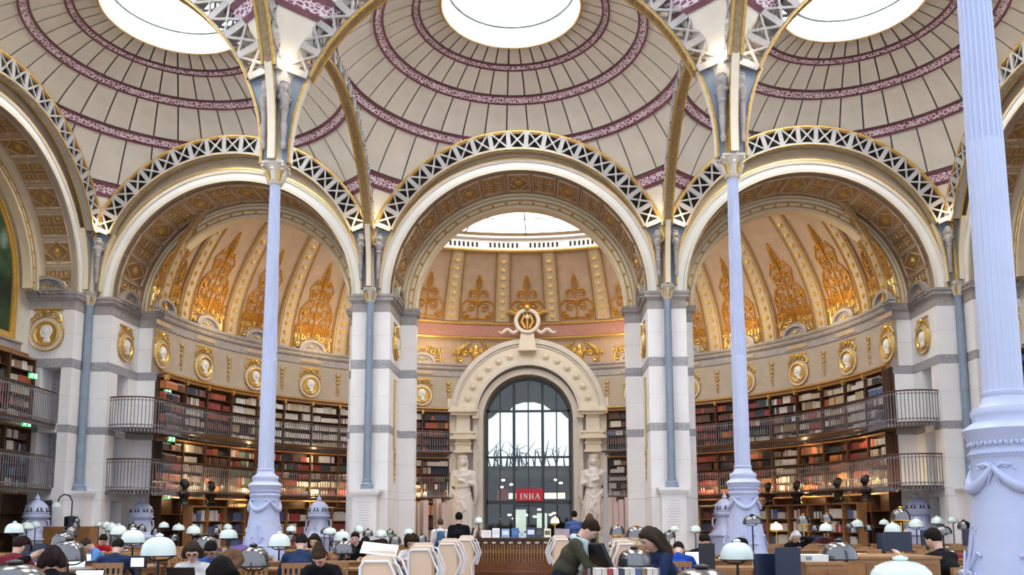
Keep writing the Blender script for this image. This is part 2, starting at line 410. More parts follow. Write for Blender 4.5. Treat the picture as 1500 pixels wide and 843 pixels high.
# back piers between the bays, then the two corners
for x in (XC[1], XC[2]):
    p = empty('pillar', (x, .1, 0), kind='structure')
    stack(p, [(-.66, .66, 0, 2.0), (-1.23, 1.23, 2.0, 2.4)])
    for s in (-1, 1):
        medallion(p, (s*.672, 1.05, 7.75), -s*pi/2, .92)
        put('bellflower_drop', DROP, p, (s*.672, 1.05, 3.4), -s*pi/2)
        f = MB(); f.box(-.22, .22, 0, .03, 4.0, 6.5, 0); f.box(-.16, .16, .01, .045, 4.06, 6.44, 1)
        f.build('framed_panel', [M['goldp'], M['creaml']], p, loc=(s*.672, 1.05, 0), rz=-s*pi/2)
def corner(s):
    p = empty('pillar', (s*14.95, .1, 0), kind='structure')
    X = lambda a, b: (min(s*a, s*b), max(s*a, s*b))
    dz = [(0, 2.28), (2.68, 4.53), (4.83, 6.74)]
    bx = [(*X(.0, -.78), 0, .62), (*X(.0, -.78), 1.36, 2.0), (*X(.06, .42), -.78, 2.0), (*X(1.1, 1.2), -.78, 2.0), (*X(.4, 1.2), -.1, 2.0), (*X(-.0, -.30), .6, 1.4),
          (*X(.3, -1.5), 2.0, 2.4), (*X(1.2, 1.62), -.78, 2.0)]
    stack(p, bx)
    for z0, z1 in ((2.28, 2.68), (4.53, 4.83), (6.74, 9.05)):
        b = MB(); b.box(*X(.0, -.775), .6, 1.4, z0, z1); b.box(*X(.4, 1.15), -.775, -.1, z0, z1); b.build('lintel', M['stone'], p)
    b = MB()
    for z, h, k, e in ((6.75, .29, 0, .013), (8.735, .315, 1, .013), (9.05, .07, 1, .04), (9.12, .13, 1, .09), (9.25, .09, 1, .12)):
        e += .006; b.box(*X(.05, -.78-e), .55, 1.45, z+.002, z+h+.003, k); b.box(*X(.35, 1.25), -.78-e, -.05, z+.002, z+h+.003, k)
    b.build('marble_band', [M['grey'], M['greyc']], p)
    for z0, z1 in dz[1:]+[(.15, 2.28)]:
        b = MB(); b.box(*X(-.31, -.33), .62, 1.36, z0, z1); b.box(*X(.42, 1.1), -.12, -.10, z0, z1); b.build('passage_back', M['grey'], p)
    medallion(p, (-s*.79, 1.0, 7.78), s*pi/2, .92)
    medallion(p, (s*.96, -.795, 7.88), pi, 1.05)
    return p
corner(-1); corner(1)
for s in (-1, 1):
    p = empty('pillar', (s*15.0, -10.06, 0), kind='structure'); stack(p, [(*sorted((0, s*1.6)), -.66, .66)])
# --- arched bays: local x along the wall, y into the wall, z up
def coffer_meshes():
    w, h = .74, .43    # half sizes: along depth (y) and along the arc (x)
    A = MB(); Bm = MB()
    def frame(b, x0, x1, y0, y1, t, z, k):
        b.box(x0, x1, y0, y0+t, -z, 0, k); b.box(x0, x1, y1-t, y1, -z, 0, k); b.box(x0, x0+t, y0, y1, -z, 0, k); b.box(x1-t, x1, y0, y1, -z, 0, k)
    for b in (A, Bm):
        b.box(-h, h, -w, w, -.012, .0, 1); frame(b, -h, h, -w, w, .05, .07, 0)
    for p, q in (((0, -w+.06), (h-.06, 0)), ((h-.06, 0), (0, w-.06)), ((0, w-.06), (-h+.06, 0)), ((-h+.06, 0), (0, -w+.06))):
        A.bar((*p, -.03), (*q, -.03), .035, .05, k=0)
    A.lathe([(.15, -.01), (.14, -.06), (.10, -.04), (.06, -.09), (1e-4, -.10)], 12, k=2)
    for sx in (-1, 1):
        for sy in (-1, 1):
            cx, cy = sx*h*.46, sy*w*.48; frame(Bm, cx-.14, cx+.14, cy-.24, cy+.24, .035, .05, 0)
            Bm.lathe([(.075, -.01), (.06, -.05), (1e-4, -.06)], 8, c=(cx, cy, 0), k=2)
    mm = [M['ochre'], M['brown'], M['goldp']]
    return A.mesh('coffer', mm, 40), Bm.mesh('coffer', mm, 40)
CA, CB = coffer_meshes()
def bay(name, loc, rz, half, r1, r2, blind=None):
    o = empty(name, loc, rz, kind='structure')
    n = 48
    # face of the outer arch: stepped mouldings between r1 and the dome line
    b = MB()
    def ann(ra, rb, y0, y1, k, za=SPR, zb=SPR):
        for i in range(n):
            a0, a1 = pi*i/n, pi*(i+1)/n
            pts = [(ra*cos(a0), za+ra*sin(a0)), (ra*cos(a1), za+ra*sin(a1)), (rb*cos(a1), zb+rb*sin(a1)), (rb*cos(a0), zb+rb*sin(a0))]
            b.prism(pts, lambda p: (p[0], y0, p[1]), lambda p: (p[0], y1, p[1]), k)
    ann(r1, r1+.10, -.06, .3, 0); ann(r1+.10, r1+.30, -.02, .3, 1); ann(r1+.30, r1+.42, -.07, .3, 0); ann(r1+.42, r1+.46, -.09, .3, 2); ann(r1+.46, r1+.95, .02, .3, 3)
    b.build('archivolt', [M['creaml'], M['white'], M['gold'], M['cream']], o, 30)
    # tympanum up to the vault
    b = MB()
    for i in range(n):
        a0, a1 = pi*i/n, pi*(i+1)/n
        f = lambda a: (min(half+.2, 6.6*abs(cos(a)))*(1 if cos(a) > 0 else -1), SPR+6.6*sin(a))
        ra = r1+.5
        b.prism([(ra*cos(a0), SPR+ra*sin(a0)), (ra*cos(a1), SPR+ra*sin(a1)), f(a1), f(a0)], lambda p: (p[0], .04, p[1]), lambda p: (p[0], .5, p[1]))
    b.build('tympanum', M['cream'], o)
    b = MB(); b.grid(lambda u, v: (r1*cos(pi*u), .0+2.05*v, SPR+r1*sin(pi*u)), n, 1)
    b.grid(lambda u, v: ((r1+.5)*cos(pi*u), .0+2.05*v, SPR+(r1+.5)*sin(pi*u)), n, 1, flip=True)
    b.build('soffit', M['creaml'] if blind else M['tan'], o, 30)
    nc = 15
    for i in range(nc):
        a = pi*(i+.5)/nc; x, z = r1*cos(a), SPR+r1*sin(a)
        c = put('coffer', CA if i % 2 else CB, o, (x, 1.0, z)); c.rotation_euler = (0, -(a-pi/2), 0)
        c.rotation_euler[1] += 0
    # inner arch
    b = MB()
    ann(r2, r2+.10, 1.98, 2.45, 1); ann(r2+.10, r2+.32, 2.02, 2.45, 1); ann(r2+.32, r2+.40, 1.94, 2.45, 0); ann(r2+.40, r1+.3, 2.04, 2.45, 1)
    for q in (.13, .28, .46): ann(r2+q, r2+q+.025, 1.975 if q < .3 else 2.02, 2.3, 3)
    for i in range(25):
        a = pi*(i+.5)/25; s0 = len(b.v); b.ball((0, 0, 0), .06, 6, 3, sc=(1, .5, 1)); b.xf(Matrix.Translation(((r2+.21)*cos(a), 2.01, SPR+(r2+.21)*sin(a))), s0)
    b.build('inner_archivolt', [M['creaml'], M['archc'], M['greyc'], M['goldp'], M['ochre']], o, 30)
    # spandrel between inner arch and vault behind
    return o
bays = [bay('wall_back' if i == 0 else 'wall_back.%03d' % i, (XB[i], .1, 0), 0, HX[i], (4.2, 4.44, 4.2)[i], (3.62, 3.85, 3.62)[i]) for i in range(3)]
sides = [bay('wall_left', (-14.98, YB[0], 0), pi/2, HY, 4.35, 3.75, 1), bay('wall_right', (14.98, YB[0], 0), -pi/2, HY, 4.35, 3.75, 1)]
# side walls: painted lunette with a gilt frame, plain wall and shelves below it
def landscape():
    m = mat('landscape_painting', (.05, .10, .05), .5); t = m.node_tree; N = t.nodes.new; L = t.links
    tc = N('ShaderNodeTexCoord'); n = N('ShaderNodeTexNoise'); n.inputs['Scale'].default_value = .9; n.inputs['Detail'].default_value = 8; L.new(tc.outputs['Object'], n.inputs[0])
    r = N('ShaderNodeValToRGB'); e = r.color_ramp.elements; e[0].position = .38; e[0].color = (.006, .02, .012, 1); e[1].position = .72; e[1].color = (.32, .40, .36, 1)
    x = e.new(.55); x.color = (.03, .08, .03, 1); L.new(n.outputs[0], r.inputs[0]); L.new(r.outputs[0], t.nodes['Principled BSDF'].inputs[0]); return m
PAINT = landscape()
for o in sides:
    o.scale = (1, .62, 1)
    b = MB(); b.box(-4.6, 4.6, 2.75, 3.0, 0, 9.3); b.box(-4.9, 4.9, 2.75, 3.0, 9.3, 14)
    b.build('plain_wall', M['creaml'], o)
    R = 3.45; arc = [(R*cos(pi*i/28), 9.3+R*sin(pi*i/28)) for i in range(29)]; zb = 7.75
    out = [(R, zb)]+arc+[(-R, zb)]
    MB().prism(out, lambda p: (p[0], 2.70, p[1]), lambda p: (p[0], 2.76, p[1])).build('painting', PAINT, o)
    b = MB(); sc = lambda q, e: (q[0]*(R+e)/R, 9.3+(q[1]-9.3)*(R+e)/R if q[1] > 9.3 else (q[1]-e if q[1] < zb+.01 else q[1]))
    for e0, e1, y, k in ((0, .16, 2.62, 0), (.16, .24, 2.56, 1)):
        for i in range(len(out)):
            p, q = out[i], out[(i+1) % len(out)]
            b.prism([sc(p, e0), sc(q, e0), sc(q, e1), sc(p, e1)], lambda w: (w[0], y, w[1]), lambda w: (w[0], 2.76, w[1]), k)
    b.build('gilt_frame', [M['gold'], M['goldp']], o, 30)
    b = MB(); b.box(-4.0, 4.0, 2.55, 2.8, 7.2, 7.46, 0); b.box(-4.0, 4.0, 2.45, 2.8, 7.46, 7.52, 0)
    b.box(-4.1, 4.1, 2.2, 2.8, 6.95, 7.15, 1)
    b.build('shelf_cornice', [M['greyc'], M['wood']], o)
# ------------------------------------------------------------------ the apse
def ap(tdeg, d=0, z=0):
    t = radians(tdeg); return ((APA-d)*sin(t), APC+(APB-d)*cos(t), z)
def apn(tdeg):    # rotation about z that turns local +y to the inward normal
    t = radians(tdeg); n = Vector((sin(t)/APA, cos(t)/APB, 0)).normalized(); return atan2(-n.y, -n.x)-pi/2
TK = [0, 11.3, 23, 35.2, 47.8, 60.8, 74, 86.8]
TK = [-t for t in TK[:0:-1]]+TK
RIBT = [(TK[i]+TK[i+1])/2 for i in range(len(TK)-1)]; RIBT = [-87.3]+RIBT+[87.3]
PROF = [(0, 9.35), (.05, 9.9), (.18, 10.5), (.42, 11.2), (.75, 11.9), (1.12, 12.55), (1.55, 13.2), (2.05, 13.85), (2.6, 14.45)]
def prof(v):
    q = v*(len(PROF)-1); i = min(int(q), len(PROF)-2); f = q-i
    return PROF[i][0]+(PROF[i+1][0]-PROF[i][0])*f, PROF[i][1]+(PROF[i+1][1]-PROF[i][1])*f
def insz(z):
    for i in range(len(PROF)-1):
        if z <= PROF[i+1][1]: return PROF[i][0]+(PROF[i+1][0]-PROF[i][0])*(z-PROF[i][1])/(PROF[i+1][1]-PROF[i][1])
    return PROF[-1][0]
wa = empty('wall_apse', (0, APC, 0), kind='structure')
def loc(p): return (p[0], p[1]-APC, p[2])
def sweepap(b, sec, t0, t1, n, k=0):    # sec: closed list of (d, z)
    m = len(sec); vs = []
    for i in range(n+1):
        t = t0+(t1-t0)*i/n
        vs += [loc(ap(t, d, z)) for d, z in sec]
    fs = [(i*m+j, i*m+(j+1) % m, (i+1)*m+(j+1) % m, (i+1)*m+j) for i in range(n) for j in range(m)]
    fs += [tuple(range(m)), tuple(n*m+j for j in range(m-1, -1, -1))]
    return b.add(vs, fs, k)
TD = 10.6     # half width (degrees) of the portal opening
# wall behind the shelves, frieze, cornice
for s in (-1, 1):
    b = MB(); sweepap(b, [(0, 0), (-.1, 0), (-.1, 6.9), (0, 6.9)], s*17.5, s*87.2, 34); b.build('back_wall', M['woodd'], wa)
    b = MB(); sweepap(b, [(.02, 7.0), (-.3, 7.0), (-.3, 9.1), (.02, 9.1)], s*12.4, s*87.2, 40); b.build('medallion_frieze', M['friez'], wa, 20)
    b = MB()
    sweepap(b, [(.0, 9.05), (.12, 9.05), (.16, 9.12), (.16, 9.2), (.24, 9.27), (.26, 9.35), (.0, 9.35)], s*12.4, s*87.2, 40, 0)
    sweepap(b, [(.04, 8.72), (.06, 8.72), (.06, 9.05), (.04, 9.05)], s*12.4, s*87.2, 40, 1)
    b.build('cornice', [M['greyc'], M['greyc']], wa, 20)
    b = MB(); sweepap(b, [(.03, 6.98), (.16, 6.98), (.20, 7.06), (.16, 7.14), (.03, 7.14)], s*17.2, s*87.2, 40); b.build('shelf_cornice', M['wood'], wa, 30)
    b = MB(); sweepap(b, [(.20, 7.08), (.215, 7.06), (.215, 7.10), (.20, 7.11)], s*17.2, s*87.2, 40); b.build('gilt_fillet', M['gold'], wa)
    b = MB(); sweepap(b, [(.01, 0), (.08, 0), (.08, 7.6), (.01, 7.6)], s*13.6, s*17.4, 4); b.build('portal_pilaster', M['creaml'], wa)
# the cove: panels, ribs, frieze in the middle
for i in range(len(RIBT)-1):
    t0, t1 = RIBT[i]+.0, RIBT[i+1]-.0
    b = MB(); b.grid(lambda u, v: loc(ap(t0+(t1-t0)*u, prof(v)[0]-.02, prof(v)[1])), 5, 16); b.build('cove_panel', M['tan'], wa, 40)
def cove_strip(b, tc, e0, e1, h, k, z0=9.35, z1=14.45, n=16):   # a raised strip along the meridian; e in metres

    vs = []
    for j in range(n+1):
        z = z0+(z1-z0)*j/n; d = insz(z); sc = (APA-d)/APA
        for e, hh in ((e0, 0), (e0, h), (e1, h), (e1, 0)):
            vs.append(loc(ap(tc+math.degrees(e*sc*(1 if True else 0)/((APA-d)*.96)), d+hh, z)))
    fs = [(j*4+q, j*4+(q+1) % 4, (j+1)*4+(q+1) % 4, (j+1)*4+q) for j in range(n) for q in range(4)]
    b.add(vs, fs, k)
for i, t in enumerate(RIBT):
    mid = abs(t) < 24; z0 = 11.45 if mid else 9.38
    b = MB()
    cove_strip(b, t, -.36, .36, .04, 0, z0); cove_strip(b, t, -.23, .23, .07, 1, z0)
    for e in (-.42, -.35, .35, .42): cove_strip(b, t, e-.018, e+.018, .075, 2, z0)
    for e in (-.235, .235): cove_strip(b, t, e-.014, e+.014, .085, 3, z0)
    r = b.build('cove_rib', [M['ribc'], M['ribc'], M['brown'], M['goldp']], wa, 40)
    n = 8 if mid else 12
    for j in range(n):
        z = z0+.25+(14.2-z0-.25)*j/(n-.5); d = insz(z)+.08; p = loc(ap(t, d, z))
        if i == 0 and j == 0:
            q = MB(); q.lathe([(.10, 0), (.095, .04), (.06, .03), (.04, .06), (1e-4, .07)], 10); q.xf(Matrix.Rotation(-pi/2, 4, 'X')); ROS = q.mesh('rosette', M['goldp'], 40)
        put('rosette', ROS, r, p, apn(t))
# gilt arabesques on the panels (drawn in local metres e across, h up, then laid on the cove)
def arab(tc, z0, H, w, dens):
    b = MB()
    def L(pts, rad, k=0):
        b.tube([loc(ap(tc+math.degrees(e*w/((APA-insz(z0+h*H)))), insz(z0+h*H)+.015, z0+h*H)) for e, h in pts], rad, 4, k)
    for s in (-1, 1):
        if dens:
            for cx, cz, r, a, d in ((.34, .16, .20, -pi*.2, 1), (.36, .36, .22, pi*.9, -1), (.26, .56, .16, -pi*.3, 1), (.60, .06, .16, pi*.5, -1), (.22, .72, .10, pi, -1), (.55, .30, .13, pi*.2, 1), (.12, .28, .12, 0, 1), (.12, .62, .09, pi, 1)):
                L([(s*x, cz+(z-cz)*.55) for x, z in scrollpts(cx, cz, r, 1.6, a, d, 20)], .042)
            L([(0, .02), (s*.30, .05), (s*.62, .16), (s*.66, .30), (s*.5, .44), (s*.2, .47), (0, .42)], .04)
            L([(0, .5), (s*.35, .52), (s*.48, .64), (s*.30, .74), (s*.08, .70), (0, .80)], .034)
            for q in range(7): L([(s*.05, .05+q*.02), (s*(.25+.08*q), .02+q*.012), (s*(.3+.08*q), .05+q*.014)], .035)
        else:
            L([(0, .06), (s*.3, .04), (s*.62, .12), (s*.66, .34), (s*.45, .46), (s*.15, .44), (0, .36)], .05)
            for cx, cz, r, a, d in ((.45, .10, .20, pi*.5, -1), (.26, .30, .2, pi*.9, -1), (.22, .60, .18, -pi*.3, 1)):
                L([(s*x, cz+(z-cz)*.55) for x, z in scrollpts(cx, cz, r, 1.5, a, d, 18)], .04)
        L([(0, .66), (s*.12, .76), (s*.10, .86), (0, 1.0)], .04)
    L([(0, 0), (0, .4), (0, .98)], .035)
    for h in (.45, .62, .78, .9): 
        z = z0+h*H; b.ball(loc(ap(tc, insz(z)+.02, z)), .10*(1.25-h), 8, 0, sc=(1, .4, 1))
    return b.build('gilt_arabesque', M['arab'], wa, 50)
def basegilt(tc):
    b = MB(); mid = abs(tc) < 15; tk = 1.5 if mid else 1
    def L(pts, rad): b.tube([loc(ap(tc+math.degrees(e/(APA)), insz(z)+.03, z)) for e, z in pts], rad, 4)
    for s in (-1, 1):
        for cx, cz, r in ((.78, 9.62, .16), (.52, 9.95, .17), (.92, 9.98, .13), (.25, 10.08, .12)):
            L([(s*x, z) for x, z in scrollpts(cx, cz, r, 1.5, pi*.6, -1, 14)], .03*tk)
        L([(0, 10.0), (s*.4, 10.15), (s*.75, 10.05), (s*.95, 9.8), (s*.98, 9.45)], .028*tk)
        for q in range(4): L([(s*(.35+.18*q), 9.85), (s*(.40+.18*q), 10.05+.04*(q % 2)), (s*(.46+.18*q), 9.9)], .03*tk)
        if mid:
            for q in range(9): L([(s*(.25+.1*q), 10.42-.07*q), (s*(.33+.1*q), 10.5-.06*q), (s*(.36+.1*q), 10.38-.07*q)], .05)
    if mid:
        s0 = len(b.v); b.lathe([(.13, 0), (.15, .3), (.24, .42), (.22, .5), (.10, .55), (.16, .75), (.05, .95)], 12); b.xf(Matrix.Translation(loc(ap(tc, .08, 9.45))), s0)
    return b.build('gilt_acanthus', M['gold'], wa, 50)
for k, t in enumerate(TK):
    mid = abs(t) < 24.5
    if mid:
        arab(t, 11.5, 2.0, 1.25, 0)
    else:
        arab(t, 10.05, 3.15, 1.3, 1); basegilt(t)
    if abs(t) > 20:
        p = loc(ap(t, .02, 7.75)); rz = apn(t)
        medallion(wa, p, rz, 1.0)
        if abs(t) < 24.5: basegilt(t)
        b = MB(); b.box(-.55, .55, 0, .03, 8.80, 8.96); b.build('gilt_cartouche', M['ochre'], wa, loc=loc(ap(t, .07, 0)), rz=rz)
    elif abs(t) > 5: basegilt(t)
for i, t in enumerate(RIBT):
    if abs(t) > 16: put('bellflower_drop', DROP, wa, loc(ap(t, .03, 7.9)), apn(t))
# the frieze over the portal
b = MB()
sweepap(b, [(insz(10.7)-.1, 10.62), (insz(10.7)+.09, 10.62), (insz(10.7)+.12, 10.68), (insz(10.7)+.09, 10.74), (insz(10.7)-.1, 10.74)], -26, 26, 30, 0)
sweepap(b, [(.1, 10.74), (insz(11)+.02, 10.74), (insz(11.35)+.02, 11.32), (.1, 11.32)], -26, 26, 30, 1)
sweepap(b, [(.2, 11.32), (insz(11.35)+.08, 11.32), (insz(11.4)+.1, 11.4), (.2, 11.44)], -26, 26, 30, 2)
rr = random.Random(3)
b.build('inscription_frieze', [M['gold'], mat('old_rose', (.46, .22, .17), .6, noise=.15), M['goldp']], wa, 20)
# cove ring: white pierced band and the skylight above it
b = MB()
sweepap(b, [(2.55, 14.4), (2.7, 14.36), (2.76, 14.42), (2.72, 14.5), (2.6, 14.5)], -89, 89, 60, 1)
sweepap(b, [(2.62, 14.48), (2.74, 14.48), (2.66, 15.0), (2.50, 15.0)], -89, 89, 60, 0)
sweepap(b, [(2.4, 15.0), (2.9, 15.0), (2.9, 15.1), (2.4, 15.1)], -89, 89, 60, 0)
b.build('pierced_cove_band', [M['white'], M['goldp']], wa, 30)
b = MB()
for i in range(-70, 71):
    if i % 9 in (0, 8): continue
    t = i*1.15; o = loc(ap(t, 2.735, 14.68)); r = apn(t); s0 = len(b.v)
    b.box(-.045, .045, -.03, .03, -.10, .12); b.xf(Matrix.Translation(o) @ Matrix.Rotation(r, 4, 'Z'), s0)
b.build('vent_slot', M['dark'], wa, kind='stuff')
b = MB(); sweepap(b, [(2.4, 15.1), (2.85, 15.1), (3.05, 15.2), (2.8, 15.4)], -89, 89, 60); b.build('upper_cove', M['ochre'], wa, 30)
g = empty('window_2', (0, APC, 15.22), kind='structure')
vs = [(0, 0, .35)]+[((APA-2.95)*sin(pi*i/30-pi/2-.0), (APB-2.95)*cos(pi*i/30-pi/2), .0) for i in range(31)]
MB().add(vs+[(0, 0, .35)], [(0, i, i+1) for i in range(1, 31)]).build('skylight_glass', M['sky2'], g)
b = MB()
for i in range(-5, 6):
    t = i*16; b.bar((0, 0, .30), ((APA-2.95)*sin(radians(t)), (APB-2.95)*cos(radians(t)), -.05), .05, .05)
for q in (.55, .8):
    for i in range(20):
        f = lambda a: ((APA-2.95)*q*sin(a), (APB-2.95)*q*cos(a), .35*(1-q)-.05); b.bar(f(pi*i/20-pi/2), f(pi*(i+1)/20-pi/2), .03, .03)
b.build('glazing_bar', M['steel'], g)
# roof over the vault behind the arches, so that the apse is closed
b = MB(); b.grid(lambda u, v: loc(ap(-88+176*u, 2.5-2.6*v, 14.46+.2*v)), 40, 1); b.build('cove_back', M['tan'], wa)
b = MB(); b.box(-14.2, 14.2, 2.55-APC, 2.7-APC, 13.95, 16.4); b.build('apse_front_wall', M['tan'], wa)
# hidden cornice lamps of the apse
for t in (-74, -48, -23, 23, 48, 74):
    p = ap(t, 1.6, 9.6); lamp('AREA', p, COVE_W, (1, .74, .42), 1.4, (radians(180-35), 0, apn(t)+pi), 'cornice_light')
for t in range(-80, 81, 16):
    if abs(t) < 20: continue
    lamp('POINT', ap(t, .55, 4.45), SHELF_W*.3, (1, .72, .38), .06, name='shelf_light'); lamp('POINT', ap(t, .62, 2.95), SHELF_W, (1, .72, .36), .05, name='shelf_light'); lamp('POINT', ap(t+8, .62, 2.95), SHELF_W, (1, .72, .36), .05, name='shelf_light'); lamp('POINT', ap(t, .6, 2.42), SHELF_W*.5, (1, .65, .3), .06, name='shelf_light')
# ------------------------------------------------------------------ the portal
po = empty('door_1', (0, 13.35, 0), kind='structure')
def arch2(r, n=40, z=6.6, zb=0): return [(r, zb)]+[(r*cos(pi*i/n), z+r*sin(pi*i/n)) for i in range(n+1)]+[(-r, zb)]
def band(b, ra, rb, y0, y1, k, z=6.6, za=7.0, n=40, legs=None):
    A = [(ra*cos(pi*i/n), z+ra*sin(pi*i/n)) for i in range(n+1)]; B = [(rb*cos(pi*i/n), z+rb*sin(pi*i/n)) for i in range(n+1)]
    if legs is not None: A = [(ra, legs)]+A+[(-ra, legs)]; B = [(rb, legs)]+B+[(-rb, legs)]
    for i in range(len(A)-1): b.prism([A[i], A[i+1], B[i+1], B[i]], lambda p: (p[0], y0, p[1]), lambda p: (p[0], y1, p[1]), k)
b = MB()
band(b, 2.62, 3.62, -.40, .3, 0, 6.75); band(b, 3.62, 3.86, -.5, .3, 1, 6.75); band(b, 2.52, 2.66, -.46, .3, 1, 6.75); band(b, 3.5, 3.55, -.45, 0, 1, 6.75)
b.build('archivolt', [M['creaml'], M['stone_d']], po, 30)
b = MB(); band(b, 2.24, 2.54, -.2, .9, 0, 6.6, legs=0); b.build('reveal', M['stone_d'], po, 30)
b = MB(); band(b, 2.14, 2.26, .5, .9, 0, 6.6, legs=0); b.build('inner_reveal', M['cream'], po, 30)
q = MB(); q.lathe([(.17, 0), (.16, .06), (.12, .04), (.10, .09), (1e-4, .12)], 12); q.xf(Matrix.Rotation(pi/2, 4, 'X')); BOSS = q.mesh('boss', M['creaml'], 40)
for i in range(16):
    a = pi*(i+.5)/16
    if abs(i-7.5) < .6: continue
    put('boss', BOSS, po, (3.1*cos(a), -.41, 6.75+3.1*sin(a)))
b = MB()     # flanking jamb walls, with the bracket columns over the statues
for s in (-1, 1):
    b.box(*sorted((s*2.5, s*3.95)), -.05, .3, 0, 7.0, 0); b.box(*sorted((s*2.48, s*2.72)), -.3, .3, 0, 7.0, 0); b.box(*sorted((s*3.95, s*5.1)), -.30, -.05, 0, 7.1, 0)
b.build('jamb', M['stone_d'], po)
for s in (-1, 1):
    c = MB()
    for z0, z1, w, d in ((6.75, 7.15, .62, .62), (6.9, 7.0, .72, .72), (5.95, 6.75, .34, .45), (5.72, 5.95, .5, .55), (5.55, 5.72, .66, .7), (5.0, 5.55, .38, .5), (4.9, 5.0, .46, .55), (5.3, 5.38, .44, .54), (5.85, 5.9, .58, .6)):
        c.box(s*3.2-w, s*3.2+w, -d-.05, 0, z0, z1)
    c.box(*sorted((s*2.42, s*2.75)), -.6, 0, 6.6, 7.0)
    c.build('bracket', M['creaml'], po)
# keystone crest: wreath, ribbons, palms
b = MB()
b.prism([(-.45, 9.95), (.45, 9.95), (.32, 10.85), (-.32, 10.85)], lambda p: (p[0], -.75, p[1]), lambda p: (p[0], -.2, p[1]), 0)
b.tube([(.56*cos(a*pi/16), -.75, 11.42+.56*sin(a*pi/16)) for a in range(32)], .11, 8, 0, closed=True)
for s in (-1, 1):
    b.tube([(s*(.45+.09*j), -.7, 10.93+.09*sin(j*.95+2.2)) for j in range(12)], [.09]*9+[.07, .05, .02], 6, 0)
    b.tube([(s*.5, -.7, 11.75), (s*.85, -.7, 11.9), (s*1.1, -.7, 11.85)], [.10, .13, .03], 6, 1); b.tube([(s*.45, -.7, 11.9), (s*.7, -.7, 12.1)], [.1, .03], 6, 1)
    b.tube([(s*.12, -.75, 11.05), (s*.28, -.75, 11.4), (s*.12, -.75, 11.75)], .07, 6, 1)
b.ball((0, -.8, 12.1), .2, 8, 1); b.tube([(0, -.8, 11.0), (0, -.8, 11.8)], .06, 6, 1); b.ball((0, -.8, 11.6), .12, 8, 0)
b.build('wreath_crest', [M['creaml'], M['gold']], po, 50)
# glazing: dark steel frame, panes, doors
gl = empty('window_1', (0, 13.75, 0), kind='structure')
b = MB(); band(b, 2.02, 2.16, -.1, .1, 0, 6.6, legs=0)
for x in (-.72, .72): b.box(x-.07, x+.07, -.12, .12, 0, 8.6)
for x in (-1.42, 0, 1.42): b.box(x-.03, x+.03, -.06, .06, 2.55, 8.55 if x == 0 else 8.1)
for z, h in ((2.47, .09), (4.72, .05), (7.05, .05)): b.box(-2.1, 2.1, -.1, .1, z-h, z+h)
b.build('steel_frame', M['steel'], gl)
def zt(x): return 6.6+sqrt(max(0, 2.05**2-x*x))
xs = [-2.05, -1.42, -.72, 0, .72, 1.42, 2.05]
for i in range(6):
    for z0, z1 in ((.02, 2.4), (2.55, 4.68), (4.77, 7.0), (7.1, 9)):
        x0, x1 = xs[i]+.02, xs[i+1]-.02
        if z1 == 9: pl = [(x0, z0), (x1, z0), (x1, max(z0+.01, zt(x1)-.03)), ((x0+x1)/2, zt((x0+x1)/2)-.03), (x0, max(z0+.01, zt(x0)-.03))]
        else: pl = [(x0, z0), (x1, z0), (x1, z1), (x0, z1)]
        MB().prism(pl, lambda p: (p[0], -.01, p[1]), lambda p: (p[0], .01, p[1])).build('pane', M['glass'], gl)
b = MB()
for x in (-.68, -.02, .02, .68): b.box(x-.03, x+.03, -.09, -.03, .0, 2.36)
for z in (.08, 1.0, 2.3): b.box(-.68, .68, -.08, -.04, z-.04, z+.04)
b.build('door_leaf', M['steel'], gl)
# what stands behind the glass: a dark vestibule, a dark lunette and the bright court
v = empty('vestibule', (0, 17, 0), kind='structure')
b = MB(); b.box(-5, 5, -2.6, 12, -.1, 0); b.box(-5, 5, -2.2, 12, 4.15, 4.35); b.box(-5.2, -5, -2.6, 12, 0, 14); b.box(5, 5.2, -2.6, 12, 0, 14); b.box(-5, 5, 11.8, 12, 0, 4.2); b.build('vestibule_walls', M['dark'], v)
b = MB(); n = 24
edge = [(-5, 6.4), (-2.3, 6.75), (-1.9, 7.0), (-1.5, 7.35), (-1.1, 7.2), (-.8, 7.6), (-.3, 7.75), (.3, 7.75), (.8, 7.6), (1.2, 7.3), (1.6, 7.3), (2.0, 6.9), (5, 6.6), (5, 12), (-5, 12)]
b.prism(edge, lambda p: (p[0], -1.9, p[1]), lambda p: (p[0], -1.5, p[1])); b.build('dark_lunette', mat('mottled_dark_brown', (.10, .09, .07), .6, noise=.5, nscale=1.2), v)  # dark slab with a ragged lower edge behind the upper panes
rr = random.Random(5)
b = MB()
for i in range(40):
    x = rr.uniform(-3, 3); b.tube([(x, -1+rr.random(), 4.3), (x+rr.uniform(-.3, .3), -1, 4.8+rr.random()*.5), (x+rr.uniform(-.6, .6), -1, 5.0+rr.random()*.9)], [.05, .03, .01], 4)
b.build('court_shrubs', mat('court_shrub', (.05, .07, .03), .8), v, kind='stuff')
for x, y, z in ((-1.5, 1, 3.8), (-1.1, 2, 3.6), (1.4, 1, 3.8), (1.7, 2.6, 3.7), (-1.7, 3, 3.5), (.2, 3, 1.8), (.45, 3, 2.2), (-.3, 4, 1.9), (1.1, 2, 1.9), (-1.2, 2, 1.9), (-1.0, 3, 1.7), (1.3, 4, 2.0), (-.8, 5, 3.0), (.9, 5, 3.0)):
    q = MB().lathe([(1e-4, -.06), (.09, -.04), (.10, .02), (1e-4, .05)], 10); q.build('ceiling_spot', mat('lit_spot', (1, .9, .7), .5, emit=9, ecol=(1, .86, .6)), v, loc=(x, y, z))
b = MB(); b.box(-2, 2, 6, 6.1, 2.9, 3.25); b.build('lit_trough', mat('lit_trough', (1, .9, .7), .5, emit=1.2, ecol=(1, .9, .65)), v)
